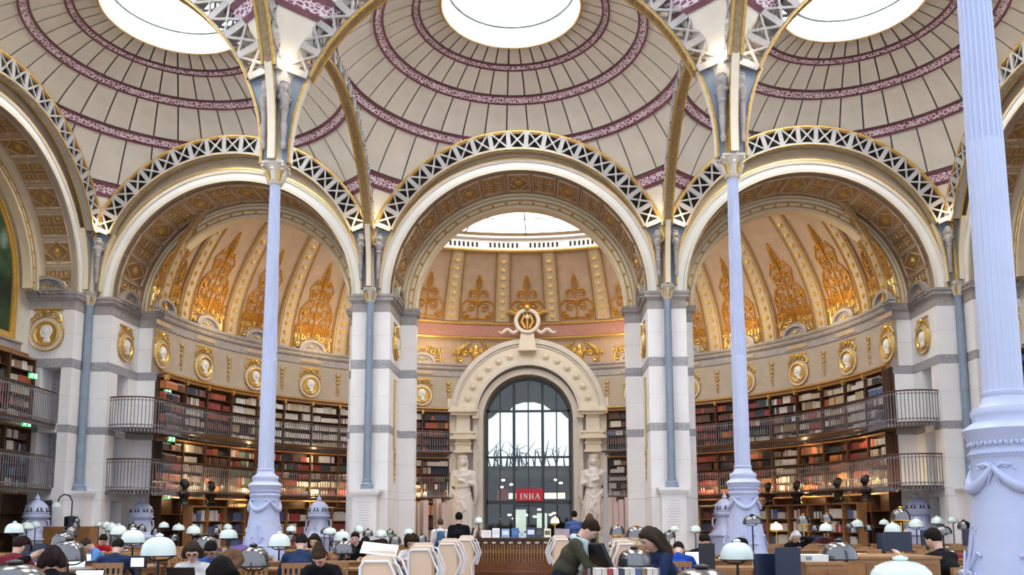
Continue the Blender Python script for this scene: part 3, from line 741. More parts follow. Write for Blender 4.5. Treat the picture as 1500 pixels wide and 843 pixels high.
b = MB(); b.box(-.9, -.3, 3, 3.1, .6, 2.2); b.box(.3, .9, 4, 4.1, .6, 2.0); b.build('lit_display', mat('lit_display', (.7, .8, .7), .5, emit=.6, ecol=(.8, .95, .8)), v)
def rotput(name, me, parent, loc_, rot):
    o = put(name, me, parent, loc_); o.rotation_euler = rot; return o
sg = empty('door_sign', (0, 13.55, 2.52), label='red hanging banner with white capitals over the glass entrance doors', category='sign')
MB().box(-.62, .72, -.01, .01, 0, .62).build('banner', M['red'], sg)
def serif(par, chars, x, z0, h, m):
    def bar(b, p, q, w): b.bar((p[0], 0, p[1]), (q[0], 0, q[1]), w, .012, up=(0, 1, 0))
    for ch in chars:
        b = MB(); T, t = h*.20, h*.09; W = {'I': .34, 'N': .80, 'H': .82, 'A': .86}[ch]*h
        def stem(cx, w): bar(b, (cx, 0), (cx, h), w)
        def foot(cx, z): bar(b, (cx-h*.16, z), (cx+h*.16, z), h*.05)
        if ch == 'I': stem(W/2, T); foot(W/2, h*.025); foot(W/2, h*.975)
        if ch == 'H':
            for c in (.2*W, .8*W): stem(c, T); foot(c, h*.025); foot(c, h*.975)
            bar(b, (.2*W, h*.52), (.8*W, h*.52), t)
        if ch == 'N':
            stem(.18*W, t); stem(.84*W, t); bar(b, (.18*W, h*.98), (.84*W, h*.02), T); foot(.18*W, h*.025); foot(.14*W, h*.975); foot(.84*W, h*.975)
        if ch == 'A':
            bar(b, (.12*W, 0), (.5*W, h), t); bar(b, (.88*W, 0), (.5*W, h), T); bar(b, (.25*W, h*.34), (.75*W, h*.34), t*.8); foot(.12*W, h*.025); foot(.88*W, h*.025)
        b.build('letter', m, par, loc=(x, -.018, z0)); x += W+h*.16
serif(sg, 'INHA', -.42, .09, .30, M['letter'])
s2 = empty('red_panel', (-1.33, 14.5, 2.6), label='dim red panel hanging behind the left side of the glass entrance', category='sign')
MB().box(-.3, .3, -.01, .01, 0, .55).build('banner', M['red'], s2)
def degrees_(x): return x
# ------------------------------------------------------------------ organic surfaces
def fuse(mb, vox, smooth=4, dec=None):
    """one continuous skin over overlapping closed pieces"""
    me = bpy.data.meshes.new('tmp'); me.from_pydata(mb.v, [], mb.f)
    bm = bmesh.new(); bm.from_mesh(me); bmesh.ops.recalc_face_normals(bm, faces=bm.faces); bm.to_mesh(me); bm.free()
    o = bpy.data.objects.new('tmp', me); COL.objects.link(o)
    r = o.modifiers.new('r', 'REMESH'); r.mode = 'VOXEL'; r.voxel_size = vox
    if smooth:
        s = o.modifiers.new('s', 'SMOOTH'); s.factor = .5; s.iterations = smooth
    if dec:
        d = o.modifiers.new('d', 'DECIMATE'); d.ratio = dec
    dg = bpy.context.evaluated_depsgraph_get(); out = bpy.data.meshes.new_from_object(o.evaluated_get(dg))
    bpy.data.objects.remove(o); bpy.data.meshes.remove(me); out.shade_smooth(); return out
def fput(name, mb, vox, m, parent=None, smooth=4, loc=None, rz=0, **kw):
    me = fuse(mb, vox, smooth); me.name = name; me.materials.clear()
    me.materials.append(m); return put(name, me, parent, loc, rz, **kw)
# ------------------------------------------------------------------ free-standing iron columns
def capital_mesh(r):
    b = MB(); b.lathe([(r*.85, 0), (r*1.1, .02), (r*1.25, .06), (r, .09), (r*1.05, .2), (r*1.25, .34), (r*1.7, .44)], 20, k=0)
    for i in range(8):
        a = i*pi/4; c = Vector((cos(a), sin(a), 0))
        b.tube([c*r*1.05+Vector((0, 0, .08)), c*r*1.35+Vector((0, 0, .22)), c*r*1.75+Vector((0, 0, .34)), c*r*1.95+Vector((0, 0, .28))], [.045, .05, .04, .02], 5, 1 if i % 2 else 2)
    for i in range(4):
        a = i*pi/2+pi/4; c = Vector((cos(a), sin(a), 0)); t = Vector((-sin(a), cos(a), 0))
        b.tube([c*(r*1.9+.07*cos(q*.9))+Vector((0, 0, .36+.07*sin(q*.9))) for q in range(7)], .03, 5, 2)
    w = r*1.75
    b.box(-w, w, -w, w, .44, .50, 2)
    return b.mesh('capital', [M['creaml'], M['goldp'], M['stone_d']], 45)
def shaft_mesh(r0, r1, z0, z1, n=24, flute=True):
    b = MB(); vs = []; segs = [(z0, r0), (z0+(z1-z0)*.37, r0*.97), (z0+(z1-z0)*.375, r0*.965), (z1, r1)]
    n = 20; m = n*6; dep = [.04, .04, .12, .12]
    for (z, r), d in zip(segs, dep):
        for i in range(m):
            q = (0, 0, 0, .85, 1, .85)[i % 6]; rr = r*(1-d*q) if flute else r; a = 2*pi*i/m
            vs.append((rr*cos(a), rr*sin(a), z))
    fs = [(j*m+i, j*m+(i+1) % m, (j+1)*m+(i+1) % m, (j+1)*m+i) for j in range(3) for i in range(m)]
    return b.add(vs, fs).mesh('shaft', M['colb'], 15)
def pedestal_meshes():
    b = MB()
    b.lathe([(.62, 0), (.62, .28), (.58, .30), (.58, .48), (.54, .52), (.52, .6), (.46, .8), (.40, 1.05), (.36, 1.3), (.325, 1.55), (.30, 1.75), (.29, 2.0), (.30, 2.04)], 48, k=0)
    b.lathe([(.30, 2.04), (.315, 2.06), (.315, 2.10), (.30, 2.12), (.31, 2.20), (.35, 2.27), (.36, 2.30)], 48, k=0)
    main = b.mesh('pedestal', M['colf'], 40)
    c = MB(); c.lathe([(.36, 2.30), (.345, 2.32), (.27, 2.37), (.265, 2.41), (.275, 2.43), (.28, 2.46), (.265, 2.50), (.22, 2.51), (.19, 2.55), (.175, 2.60), (.185, 2.615), (.185, 2.645), (.165, 2.66)], 48)
    base = c.mesh('base_moulding', M['colb'], 40)
    d = MB()
    for i in range(48):      # carved band below the rim
        a = i*2*pi/48; s0 = len(d.v); d.ball((0, 0, 0), .022, 6, sc=(.8, .5, 1.3)); d.xf(Matrix.Rotation(a, 4, 'Z') @ Matrix.Translation((0, -.315, 2.17)) @ Matrix.Rotation(.5 if i % 2 else -.5, 4, 'Y'), s0)
    for i in range(72):
        a = i*2*pi/72; d.ball((.318*cos(a), .318*sin(a), 2.08), .011, 5)
    band = d.mesh('carved_band', M['colf'], 60)
    g = MB()                 # hanging garlands between four bows
    for k in range(1):
        a0 = k*pi/2+pi/4-.12; pts = []; rs = []
        for j in range(15):
            u = j/14; a = a0+u*pi/2; z = 1.96-.19*sin(pi*u); pts.append((.315*cos(a), .315*sin(a), z)); rs.append(.022+.030*sin(pi*u)*(1+.12*(j % 2)))
        g.tube(pts, rs, 8)
    gar = g.mesh('garland', M['colf'], 60)
    f = MB(); a = pi/4-.12
    f.ball((0, -.30, 1.95), .028, 8)
    for s in (-1, 1):
        f.tube([(0, -.30, 1.95), (s*.07, -.296, 1.985), (s*.14, -.275, 1.975)], .016, 6)
        for q in range(5): f.ball((s*(.035+.028*q), -.298+.012*q*q*.25, 1.955+.022*(q % 2)-.01*q+.03), .024, 6, sc=(1.1, .4, .8))
        f.tube([(0, -.305, 1.94), (s*.03, -.312, 1.87), (s*.055, -.318, 1.80)], [.012, .012, .004], 5)
    f.xf(Matrix.Rotation(a+pi/2, 4, 'Z')); bow = f.mesh('ribbon_bow', M['colf'], 60)
    f = MB()
    f.tube([(0, -.46, .95), (0, -.40, 1.15), (0, -.355, 1.38)], .013, 5)
    for s in (-1, 1):
        f.tube([(0, -.45, 1.0), (s*.05, -.42, 1.10), (s*.10, -.385, 1.22), (s*.13, -.37, 1.20)], .011, 5); f.ball((s*.13, -.365, 1.19), .022, 6)
        f.ball((s*.06, -.44, 1.03), .05, 6, sc=(1.5, .3, .6)); f.ball((s*.14, -.42, 1.02), .04, 6, sc=(1.4, .3, .6))
    for q in range(6):
        aa = q*pi/3; f.ball((.034*cos(aa), -.345, 1.41+.034*sin(aa)), .024, 6, sc=(1, .5, 1))
    f.xf(Matrix.Rotation(a+pi/2+pi/4+.1, 4, 'Z')); spray = f.mesh('relief_flower', M['colf'], 60)
    return main, base, band, gar, bow, spray
PEDM = pedestal_meshes(); CAPM = capital_mesh(.14); SHM = shaft_mesh(.165, .116, 2.655, 9.0)
CAPW = capital_mesh(.115)
def springer_mesh():
    """a solid web between the intrados and the column axis, in the x-z plane on the +x side"""
    b = MB(); z0, z1 = 9.5, 11.55; n = 12
    f = lambda z: HY-sqrt(max(.01, 4.7**2-(z-ZC)**2))
    zs = [z0+(z1-z0)*i/n for i in range(n+1)]
    pl = [(.05, z0)]+[(f(z), z) for z in zs]+[(.05, z1)]
    b.prism(pl, lambda p: (p[0], -.05, p[1]), lambda p: (p[0], .05, p[1]), 0)
    for i in range(n): b.bar((f(zs[i]), 0, zs[i]), (f(zs[i+1]), 0, zs[i+1]), .16, .05, up=(1, 0, 0), k=2); b.bar((f(zs[i])-.02, -.085, zs[i]), (f(zs[i+1])-.02, -.085, zs[i+1]), .025, .05, up=(1, 0, 0), k=1); b.bar((f(zs[i])-.02, .085, zs[i]), (f(zs[i+1])-.02, .085, zs[i+1]), .025, .05, up=(1, 0, 0), k=1)
    return b.mesh('springer_web', [M['ironb'], M['goldp'], M['creaml']], 40)
SPW = springer_mesh()
def pilaster_mesh(h):
    b = MB()
    for i in range(8):
        a = i*pi/4; b.lathe([(.07, 9.5), (.06, 9.5+h)], 8, c=(.10*cos(a), .10*sin(a), 0), k=1 if i % 4 == 1 else 0)
    b.lathe([(.14, 9.5), (.14, 9.56), (.12, 9.6)], 16, k=1)
    return b.mesh('fluted_pilaster', [M['creaml'], M['goldp']], 40)
PILM = pilaster_mesh(2.1)
def herm():
    b = MB()
    b.lathe([(.05, 10.0), (.07, 10.15), (.05, 10.2), (.08, 10.5), (.10, 10.55), (.07, 10.6), (.09, 10.9), (.13, 10.95), (.09, 11.0)], 10)
    b.capsule((0, 0, 11.0), (0, -.01, 11.2), .10, .13); b.capsule((-.13, 0, 11.2), (.13, 0, 11.2), .06, .06); b.capsule((0, 0, 11.2), (0, -.01, 11.36), .05, .05); b.ball((0, -.02, 11.44), .09, 10, sc=(.9, 1, 1.2))
    for s in (-1, 1): b.tube([(s*.05, -.02, 11.52), (s*.12, -.02, 11.42), (s*.10, 0, 11.25)], [.05, .05, .02], 6)
    b.lathe([(.07, 11.5), (.11, 11.56), (.09, 11.6)], 10)
    return fuse(b, .018, 2, .5)
HERM = herm(); HERM.name = 'herm_figure'; HERM.materials.clear(); HERM.materials.append(M['greyc'])
def column(x, y, label):
    c = empty('iron_column', (x, y, 0), label=label, category='column', kind='thing')
    for m in PEDM[:2]: put(m.name.split('.')[0], m, c)
    put('carved_band', PEDM[2], c, kind='stuff')
    for k in range(4):
        for m in PEDM[3:]: put(m.name.split('.')[0], m, c, rz=k*pi/2)
    put('shaft', SHM, c); put('capital', CAPM, c, (0, 0, 9.0)); put('fluted_pilaster', PILM, c)
    for k in range(4): put('springer_web', SPW, c, rz=k*pi/2)
    for k in range(4): put('herm_figure', HERM, c, (.30*cos(k*pi/2+pi/4), .30*sin(k*pi/2+pi/4), -.25), k*pi/2+pi/4+pi/2)
    for k in range(4): lamp('POINT', (x+.5*cos(k*pi/2+pi/4), y+.5*sin(k*pi/2+pi/4), 11.75), UPLIGHT_W*.5, (1, .80, .5), .08, name='springer_light')
    return c
column(-5.08, -10.06, 'slender free-standing lavender column left of the central aisle, garlanded pedestal')
column(5.10, -10.06, 'slender free-standing lavender column right of the central aisle, before the right-hand shelves')
column(5.11, -20.16, 'nearest fluted lavender column, cut by the right edge, with flower reliefs')
# wall columns
def wshaft():
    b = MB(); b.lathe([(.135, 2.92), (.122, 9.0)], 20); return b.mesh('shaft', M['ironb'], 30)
WS = wshaft()
def wped():
    b = MB(); b.box(-.40, .40, -.34, .3, 0, 2.36, 0); b.box(-.46, .46, -.40, .3, 0, .3, 0)
    for e, z0, z1 in ((.03, 2.36, 2.42), (.07, 2.42, 2.50), (.10, 2.50, 2.60)): b.box(-.40-e, .40+e, -.34-e, .3, z0, z1, 0)
    return b.mesh('pedestal', M['stone'])
WP = wped()
WBASE = MB().lathe([(.22, 2.60), (.22, 2.68), (.2, 2.70), (.21, 2.76), (.17, 2.80), (.145, 2.84), (.16, 2.88), (.15, 2.92), (.135, 2.94)], 24).mesh('base_moulding', M['ironb'], 40)
for x, lab in zip(XC, ('leftmost slim blue-grey column in the corner by the left gallery', 'slim blue-grey column on the pier left of the central arch, inscribed pedestal', 'slim blue-grey column on the pier right of the central arch, inscribed pedestal', 'rightmost slim blue-grey column in the corner behind the nearest column')):
    c = empty('wall_column', (x, -.08, 0), label=lab, category='column', kind='thing')
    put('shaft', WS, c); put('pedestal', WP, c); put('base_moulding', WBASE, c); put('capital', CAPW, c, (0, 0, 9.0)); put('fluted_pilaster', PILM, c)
    for k in ((0, 2, 3) if abs(x) < 10 else ((0, 3) if x < 0 else (2, 3))): put('springer_web', SPW, c, rz=k*pi/2)
    for sx in ((-1, 1) if abs(x) < 10 else ((1,) if x < 0 else (-1,))):
        put('herm_figure', HERM, c, (.30*sx, -.22, -.25), sx*.5)
        lamp('POINT', (x+.45*sx, -.60, 11.75), UPLIGHT_W, (1, .78, .46), .08, name='springer_light')
    if abs(x) < 10:
        for i in range(14): MB().box(-.02*6-rr.random()*.12, .12+rr.random()*.12, -.345, -.34, 0, .014).build('incised_line', M['ink'], c, loc=(0, 0, 2.15-.085*i))
# ------------------------------------------------------------------ iron arches
def arch_meshes(double):
    N = 19; a0, a1 = radians(23), radians(157); st = (a1-a0)/N; rm = 5.03; w = rm*st; h = .56
    ys = (-.15, .15) if double else (-.12,)
    X = MB()
    for y in ys:
        for s in (-1, 1):
            X.bar((s*w*.42, y, -h/2), (-s*w*.42, y, h/2), .055, .05, up=(0, 1, 0))
        X.lathe([(.06, -.03), (.06, .03)], 8, c=(0, 0, 0)) if False else None
        X.box(-.05, .05, y-.035, y+.035, -.05, .05)
    P = MB()
    for y in ys: P.box(-.075, .075, y-.03, y+.03, -h/2, h/2)
    if double: P.box(-.03, .03, -.15, .15, -h/2, h/2)
    E, I = MB(), MB(); n = 60; e0, e1 = radians(14), radians(166); i0, i1 = radians(23), radians(157)
    def ring(b, r0, r1, y0, y1, q0, q1, k):
        for i in range(n):
            p, q = q0+(q1-q0)*i/n, q0+(q1-q0)*(i+1)/n
            b.prism([(r0*cos(p), r0*sin(p)), (r0*cos(q), r0*sin(q)), (r1*cos(q), r1*sin(q)), (r1*cos(p), r1*sin(p))], lambda v: (v[0], y0, ZC+v[1]), lambda v: (v[0], y1, ZC+v[1]), k)
    yw = .15
    ring(E, 5.31, 5.37, -yw, yw, e0, e1, 0); ring(E, 5.26, 5.31, -yw*.8, yw*.8, e0, e1, 1)
    ring(I, 4.70, 4.76, -yw, yw, i0, i1, 0); ring(I, 4.68, 4.705, -yw-.01, -yw+.05, i0, i1, 1); ring(I, 4.68, 4.705, yw-.05, yw+.01, i0, i1, 1)
    for i in range(70):
        a = i0+(i1-i0)*(i+.5)/70; s0 = len(I.v); I.box(-.035, .035, -.05, .05, -.012, .012, 0); I.xf(Matrix.Translation((4.695*cos(a), 0, ZC+4.695*sin(a))) @ Matrix.Rotation(-(a-pi/2), 4, 'Y'), s0)
    D = MB(); ring(D, 4.76, 5.26, .02, .03, i0, i1, 0)  # near-black sheet behind the lattice, painting the shade in its holes
    return dict(N=N, a0=a0, st=st, rm=rm, X=X.mesh('cross_brace', M['iron']), P=P.mesh('post', M['iron']), E=E.mesh('gilt_extrados', [M['goldp'], M['brown']], 30), I=I.mesh('intrados_band', [M['bgold'] if double else M['iron'], M['goldp']], 30), D=D.mesh('dark_hole_backing', M['dark'], 30))
AM1, AM2 = arch_meshes(False), arch_meshes(True)
def iron_arch(x, y, rz, A, label, wall=False, sx=1):
    o = empty('iron_arch', (x, y, 0), rz, label=label, category='arch', kind='thing', group='pierced iron arches carrying the domes')
    put('gilt_extrados', A['E'], o); put('intrados_band', A['I'], o)
    if wall: put('dark_hole_backing', A['D'], o)
    for i in range(A['N']+1):
        for nm, me, q in (('cross_brace', A['X'], .5), ('post', A['P'], 0)):
            if nm == 'cross_brace' and i == A['N']: continue
            a = A['a0']+A['st']*(i+q); c = put(nm, me, o, (A['rm']*cos(a), 0, ZC+A['rm']*sin(a))); c.rotation_euler = (0, -(a-pi/2), 0)
    if sx != 1: o.scale = (sx, 1, 1)
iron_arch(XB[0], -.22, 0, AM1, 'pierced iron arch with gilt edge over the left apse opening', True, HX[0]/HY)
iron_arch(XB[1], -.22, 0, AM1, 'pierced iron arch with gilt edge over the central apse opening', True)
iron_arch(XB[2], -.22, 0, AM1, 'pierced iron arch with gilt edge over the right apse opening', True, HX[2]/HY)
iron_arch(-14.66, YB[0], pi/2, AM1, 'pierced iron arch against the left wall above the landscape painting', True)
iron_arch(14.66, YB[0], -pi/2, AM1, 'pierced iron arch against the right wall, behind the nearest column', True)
iron_arch(-5.08, YB[0], pi/2, AM2, 'free iron arch from the left free-standing column back to the wall')
iron_arch(5.09, YB[0], pi/2, AM2, 'free iron arch from the right free-standing column back to the wall')
iron_arch(-5.08, YB[1], pi/2, AM2, 'free iron arch rising forward from the left free-standing column')
iron_arch(5.10, YB[1], pi/2, AM2, 'free iron arch rising forward from the right free-standing column')
iron_arch(XB[0], -10.06, 0, AM2, 'free iron arch springing left from the left free-standing column', False, HX[0]/HY)
iron_arch(XB[1], -10.06, 0, AM2, 'free iron arch crossing between the two free-standing columns, mostly above the picture')
iron_arch(XB[2], -10.06, 0, AM2, 'free iron arch springing right from the right free-standing column', False, HX[2]/HY)
# ------------------------------------------------------------------ caryatids
def caryatid(s):
    b = MB(); H = 3.55
    b.capsule((0, 0, .15), (0, 0, 1.9), .52, .40, 16); b.capsule((0, 0, 1.7), (0, -.02, 2.55), .40, .34, 16); b.capsule((-.38, 0, 2.72), (.38, 0, 2.72), .17, .17, 12); b.capsule((0, 0, 2.4), (0, -.02, 2.75), .36, .30, 14)
    b.capsule((0, -.02, 2.8), (0, -.05, 3.08), .13, .115); b.ball((0, -.09, 3.25), .21, 14, sc=(.85, .95, 1.15)); b.ball((0, -.28, 3.22), .04, 6, sc=(.8, 1, 1.6)); b.ball((0, -.25, 3.10), .05, 6, sc=(1.3, .8, .6))
    for q in (-1, 1): b.ball((q*.08, -.26, 3.29), .03, 6); b.tube([(q*.06, -.15, 3.44), (q*.20, -.06, 3.34), (q*.22, 0, 3.1), (q*.18, 0, 2.95)], [.07, .08, .07, .04], 8)
    b.lathe([(.20, 3.40), (.24, 3.46), (.22, 3.54), (.27, 3.60)], 16, c=(0, -.02, 0))
    for i in range(15):      # hanging folds
        a = pi*1.02+(pi*.96)*i/14; r0, r1 = .40, .55+.04*(i % 2)
        b.tube([(r0*cos(a), r0*sin(a)*.85, 1.85-.05*(i % 3)), (r1*.95*cos(a+.03), r1*.9*sin(a), 1.0), (r1*cos(a), r1*sin(a), .04)], [.03, .055, .06], 6)
    # the arms folded over the cloak
    b.capsule((-s*.50, 0, 2.70), (-s*.60, -.05, 2.15), .14, .13); b.capsule((-s*.60, -.05, 2.15), (s*.02, -.44, 2.33), .13, .08)
    b.ball((s*.10, -.47, 2.36), .09, 8, sc=(1.3, .6, .7))
    for f in range(4): b.capsule((s*.12, -.50, 2.32+.035*f), (s*.26, -.46, 2.30+.045*f), .026, .022, 6)
    b.capsule((s*.50, 0, 2.70), (s*.66, .02, 2.05), .15, .17); b.capsule((s*.66, .02, 2.05), (s*.60, -.15, 1.45), .17, .11); b.ball((s*.58, -.2, 1.33), .09, 8, sc=(.7, .7, 1.2))
    for q in range(6):       # cloak sweeping across breast and hip
        z = 2.62-.10*q; b.tube([(-.46, -.05, z+.02), (-.2, -.36-.01*q, z-.10), (.2, -.36, z-.05), (.46, -.05, z+.06)], .06, 6)
    b.tube([(s*.66, .1, 2.3), (s*.74, .05, 1.7), (s*.70, 0, 1.1), (s*.6, .05, .6)], [.12, .17, .14, .04], 8)
    for q in range(4):
        b.tube([(-s*.42, -.18, 1.75-.12*q), (-s*.05, -.47, 1.45-.16*q), (s*.25, -.47, 1.62-.12*q), (s*.5, -.1, 1.95)], .05, 6)
    b.tube([(s*.05, -.50, 1.35), (-s*.12, -.54, .95), (s*.10, -.56, .7), (-s*.02, -.58, .4)], [.08, .09, .08, .03], 8)
    b.tube([(-s*.62, -.03, 2.1), (-s*.66, 0, 1.6), (-s*.6, 0, 1.2)], [.14, .12, .03], 8)
    return b
for s, lab in ((-1, 'white marble caryatid left of the glass entrance, draped, one hand across her breast'), (1, 'white marble caryatid right of the glass entrance, draped, cloak falling at her right')):
    c = empty('caryatid_statue', (s*3.2, 12.85, 0), label=lab, category='statue')
    fput('draped_figure', caryatid(s), .035, M['marble'], c, 2, (0, 0, 1.15))
    b = MB(); b.box(-.62, .62, -.55, .55, 0, .95); b.box(-.68, .68, -.6, .6, .95, 1.17); b.box(-.7, .7, -.62, .6, 0, .2); b.build('plinth', M['stone_d'], c)
# ------------------------------------------------------------------ cast-iron heating outlets
def heater_proto():
    o = empty('heating_stove', (0, 0, 0))
    b = MB(); b.lathe([(.62, 0), (.62, .25), (.55, .28), (.55, .95), (.62, 1.0), (.60, 1.06), (.50, 1.10), (.44, 1.2)], 8, rot=pi/8); b.build('base', M['colf'], o, 30)
    b = MB(); b.lathe([(.46, 1.06), (.40, 1.2), (.33, 1.45), (.29, 1.62), (.33, 1.66), (.40, 1.71), (.41, 1.76), (.36, 1.79)], 24); b.build('urn_body', M['colf'], o, 40)
    b = MB(); b.lathe([(.36, 1.78), (.385, 1.86), (.37, 1.96), (.30, 2.1), (.20, 2.2), (.09, 2.26), (.06, 2.28), (.09, 2.31), (.07, 2.36), (.03, 2.42), (1e-4, 2.5)], 24); b.build('domed_cap', M['colf'], o, 40)
    b = MB()
    for i in range(8):
        a = i*pi/4; s0 = len(b.v)
        for q in (-1, 1):
            b.tube([(q*.012, 0, -.085), (q*.055, -.0, -.04), (q*.05, 0, .03), (q*.015, 0, .05)], [.012, .026, .024, .008], 6); b.ball((q*.088, 0, -.07), .022, 6, sc=(1, .6, 1))
        b.ball((0, .03, .10), .024, 6)
        b.xf(Matrix.Rotation(a, 4, 'Z') @ Matrix.Translation((0, -.352, 1.97)) @ Matrix.Rotation(-.38, 4, 'X'), s0)
    b.build('cap_opening', M['bronze'], o, 40)
    for i in range(4):
        a = i*pi/2; b = MB(); b.tube([(.30, 0, 1.62), (.42, 0, 1.60), (.44, 0, 1.42), (.36, 0, 1.22)], [.03, .035, .03, .03], 8); b.build('handle_scroll', M['colf'], o, 40, rz=a)
    return o
H0 = heater_proto()
for i, (px, Y, lab) in enumerate(((45, -1.4, 'lavender cast-iron heating stove with pierced domed cap, at the far left'), (203, 1.2, 'lavender cast-iron heating stove with pierced cap in the left arch opening, left end'), (466, 1.2, 'lavender cast-iron heating stove with pierced cap right of the left free column'), (1058, 1.2, 'lavender cast-iron heating stove with pierced cap beside the right free column'), (1334, 1.2, 'lavender cast-iron heating stove with pierced cap in the right arch opening, right end'))):
    D = Y-CY; x = CX+(px-802.7)/1213*D
    if i == 0: H0.location = (x, Y, 0); h = H0
    else: h = dup(H0, (x, Y, 0))
    h['label'] = lab; h['category'] = 'heater'; h['group'] = 'cast-iron heating stoves along the walls'
# ------------------------------------------------------------------ bookcases round the apse
UW = 1.30
def case_parts(H, ns, w=UW, dp=.34):
    P = {}
    P['upright'] = MB().box(-.02, .02, 0, dp, 0, H).mesh('upright', M['woodd'])
    P['shelf'] = MB().box(-w/2+.02, w/2-.02, 0, dp-.02, 0, .025).mesh('shelf', M['woodd'])
    P['back_panel'] = MB().box(-w/2, w/2, 0, .015, 0, H).mesh('back_panel', M['woodd'])
    P['head_rail'] = MB().box(-w/2, w/2, .0, dp, H-.06, H).mesh('head_rail', M['wood'])
    P['bracket'] = MB().box(-.05, .05, dp-.1, dp+.06, H-.16, H+.02).box(-.035, .035, dp, dp+.10, H-.06, H+.0).mesh('gilt_bracket', M['gold'])
    P['H'] = H; P['ns'] = ns; P['w'] = w; P['dp'] = dp
    return P
CU, CL, CG = case_parts(2.12, 5), case_parts(1.98, 5), case_parts(2.5, 4)
BK = MB(); nbooks = [0]
BOOKME = {}
def book_mesh(k):
    if k not in BOOKME:
        b = MB(); b.box(-.5, .5, 0, 1, 0, 1, 0); b.box(-.44, .44, -.02, .98, .02, .985, 1); b.box(-.505, .505, .98, 1.005, .78, .84, 1)
        BOOKME[k] = b.mesh('book', [BM[k], M['paper']])
    return BOOKME[k]
LOOKS = 'ivory buff oxblood rust-brown umber blue-black orange bottle-green tan white blue black crimson ochre'.split()
def fill(Mx, w, zs, hs, dp, pal, indiv, rnd, dens=.93):
    for si, (z, h) in enumerate(zip(zs, hs)):
        x = -w/2+.04; bn = 0
        while x < w/2-.1:
            run = rnd.randint(3, 11); c = rnd.choice(pal); bw = rnd.uniform(.042, .085); bh = h*rnd.uniform(.5, .82); bd = rnd.uniform(.19, .26)
            if rnd.random() < .08: x += rnd.uniform(.1, .35); continue
            for _ in range(run):
                ww = bw*rnd.uniform(.85, 1.15); hh = bh*rnd.uniform(.97, 1.03)
                if x+ww > w/2-.035: x = w; break
                cc = c if rnd.random() < .86 else rnd.choice(pal); bn += 1
                if indiv and nbooks[0] < 300:
                    nbooks[0] += 1
                    o = put('book', book_mesh(cc), None); o.matrix_world = Mx @ Matrix.Translation((x+ww/2, .03, z)) @ Matrix.Diagonal((ww*.96, bd, hh, 1))
                    o['label'] = '%s book, %s %s gallery, %s bay from pier, %s shelf, %s from left' % (LOOKS[cc], indiv[0], indiv[1], nth(indiv[2]), ('bottom', 'second', 'middle', 'fourth', 'top')[si], nth(bn-1)); o['category'] = 'book'; o['group'] = 'bound books on the gallery shelves'
                else:
                    s0 = len(BK.v); BK.box(x, x+ww*.96, .03, bd, z, z+hh, cc); BK.xf(Mx, s0)
                x += ww
ALLP = list(range(14))
PALS = [[0, 1, 9, 0, 13], [2, 3, 4, 2, 12], [0, 9, 5, 2, 8], [3, 4, 5, 11, 6], [2, 12, 5, 0, 7], [1, 8, 13, 3, 9], [5, 11, 4, 10, 0]]
bounds = [TK[i] for i in range(len(TK))]+RIBT[1:-1]
bounds = sorted(set(round(b, 2) for b in bounds))
rnd = random.Random(11)
def unit(px_t0, t1, z, P, d0, label, group, pal, indiv, empty_=False, gilt=True, lit=None):
    tm = (px_t0+t1)/2; a, c = Vector(ap(px_t0, d0)), Vector(ap(t1, d0)); w = (a-c).length-.01
    p = Vector(ap(tm, d0)); rz = apn(tm); o = empty('bookcase', (p.x, p.y, z), rz, label=label, category='bookcase', group=group)
    f = w/P['w']
    for s in (-1, 1):
        if abs(px_t0 if s*tm < 0 else t1) > 86 and (s < 0) == (tm > 0) and z > 0: continue
        put('upright', P['upright'], o, (s*(w/2-.02), 0, 0))
    for nm in ('back_panel', 'head_rail'): q = put(nm, P[nm], o); q.scale = (f, 1, 1)
    if gilt: put('gilt_bracket', P['bracket'], o, (w/2-.02, 0, 0))
    n = P['ns']; zs = []; sp = (P['H']-.1)/n
    for i in range(n):
        q = put('shelf', P['shelf'], o, (0, .0, .02+i*sp)); q.scale = (f, 1, 1); zs.append(.045+i*sp)
    if not empty_:
        Mx = Matrix.Translation((p.x, p.y, z)) @ Matrix.Rotation(rz, 4, 'Z')
        fill(Mx, w, zs, [sp]*n, P['dp'], pal, indiv, rnd)
order = []
for s in (-1, 1):
    B = [b for b in bounds if s*b > 16.5 and s*b < 87]
    B = sorted(B, key=lambda b: -abs(b))
    for i in range(len(B)-1): order.append((B[i], B[i+1]))
order.sort(key=lambda q: -abs(q[0])); ORD = 'first second third fourth fifth sixth seventh eighth ninth tenth eleventh twelfth thirteenth fourteenth fifteenth sixteenth seventeenth eighteenth nineteenth twentieth'.split()
def nth(i): return ORD[i] if i < 20 else '%dth' % (i+1) if i % 10 > 2 or 10 < i % 100 < 13 else '%d%s' % (i+1, ('st', 'nd', 'rd')[i % 10])
SEQ = {-1: 0, 1: 0}
for t0, t1 in order:
    side = 'left' if t0 < 0 else 'right'; at_ = abs(t0+t1)/2; a, b = sorted((t0, t1))
    ind = 60 < at_ < 87
    sg_ = -1 if t0+t1 < 0 else 1; bi = SEQ[sg_]; SEQ[sg_] += 1; wh = '%s bay from the %s pier' % (nth(bi), side)
    unit(a, b, 4.82, CU, .0, 'tall walnut bookcase on the upper %s gallery, %s' % (side, wh), 'upper gallery bookcases', rnd.choice(PALS), ('upper', side, bi) if ind else None)
    unit(a, b, 2.67, CL, .0, 'tall walnut bookcase on the lower %s gallery, %s' % (side, wh), 'lower gallery bookcases', rnd.choice(PALS), ('lower', side, bi) if ind else None, gilt=False)
    unit(a, b, 0, CG, .0, 'open wooden shelves at floor level under the %s gallery, %s' % (side, wh), 'floor level shelves of the apse', [1, 13, 4, 3], False, empty_=at_ > 30 and rnd.random() < .7, gilt=False)
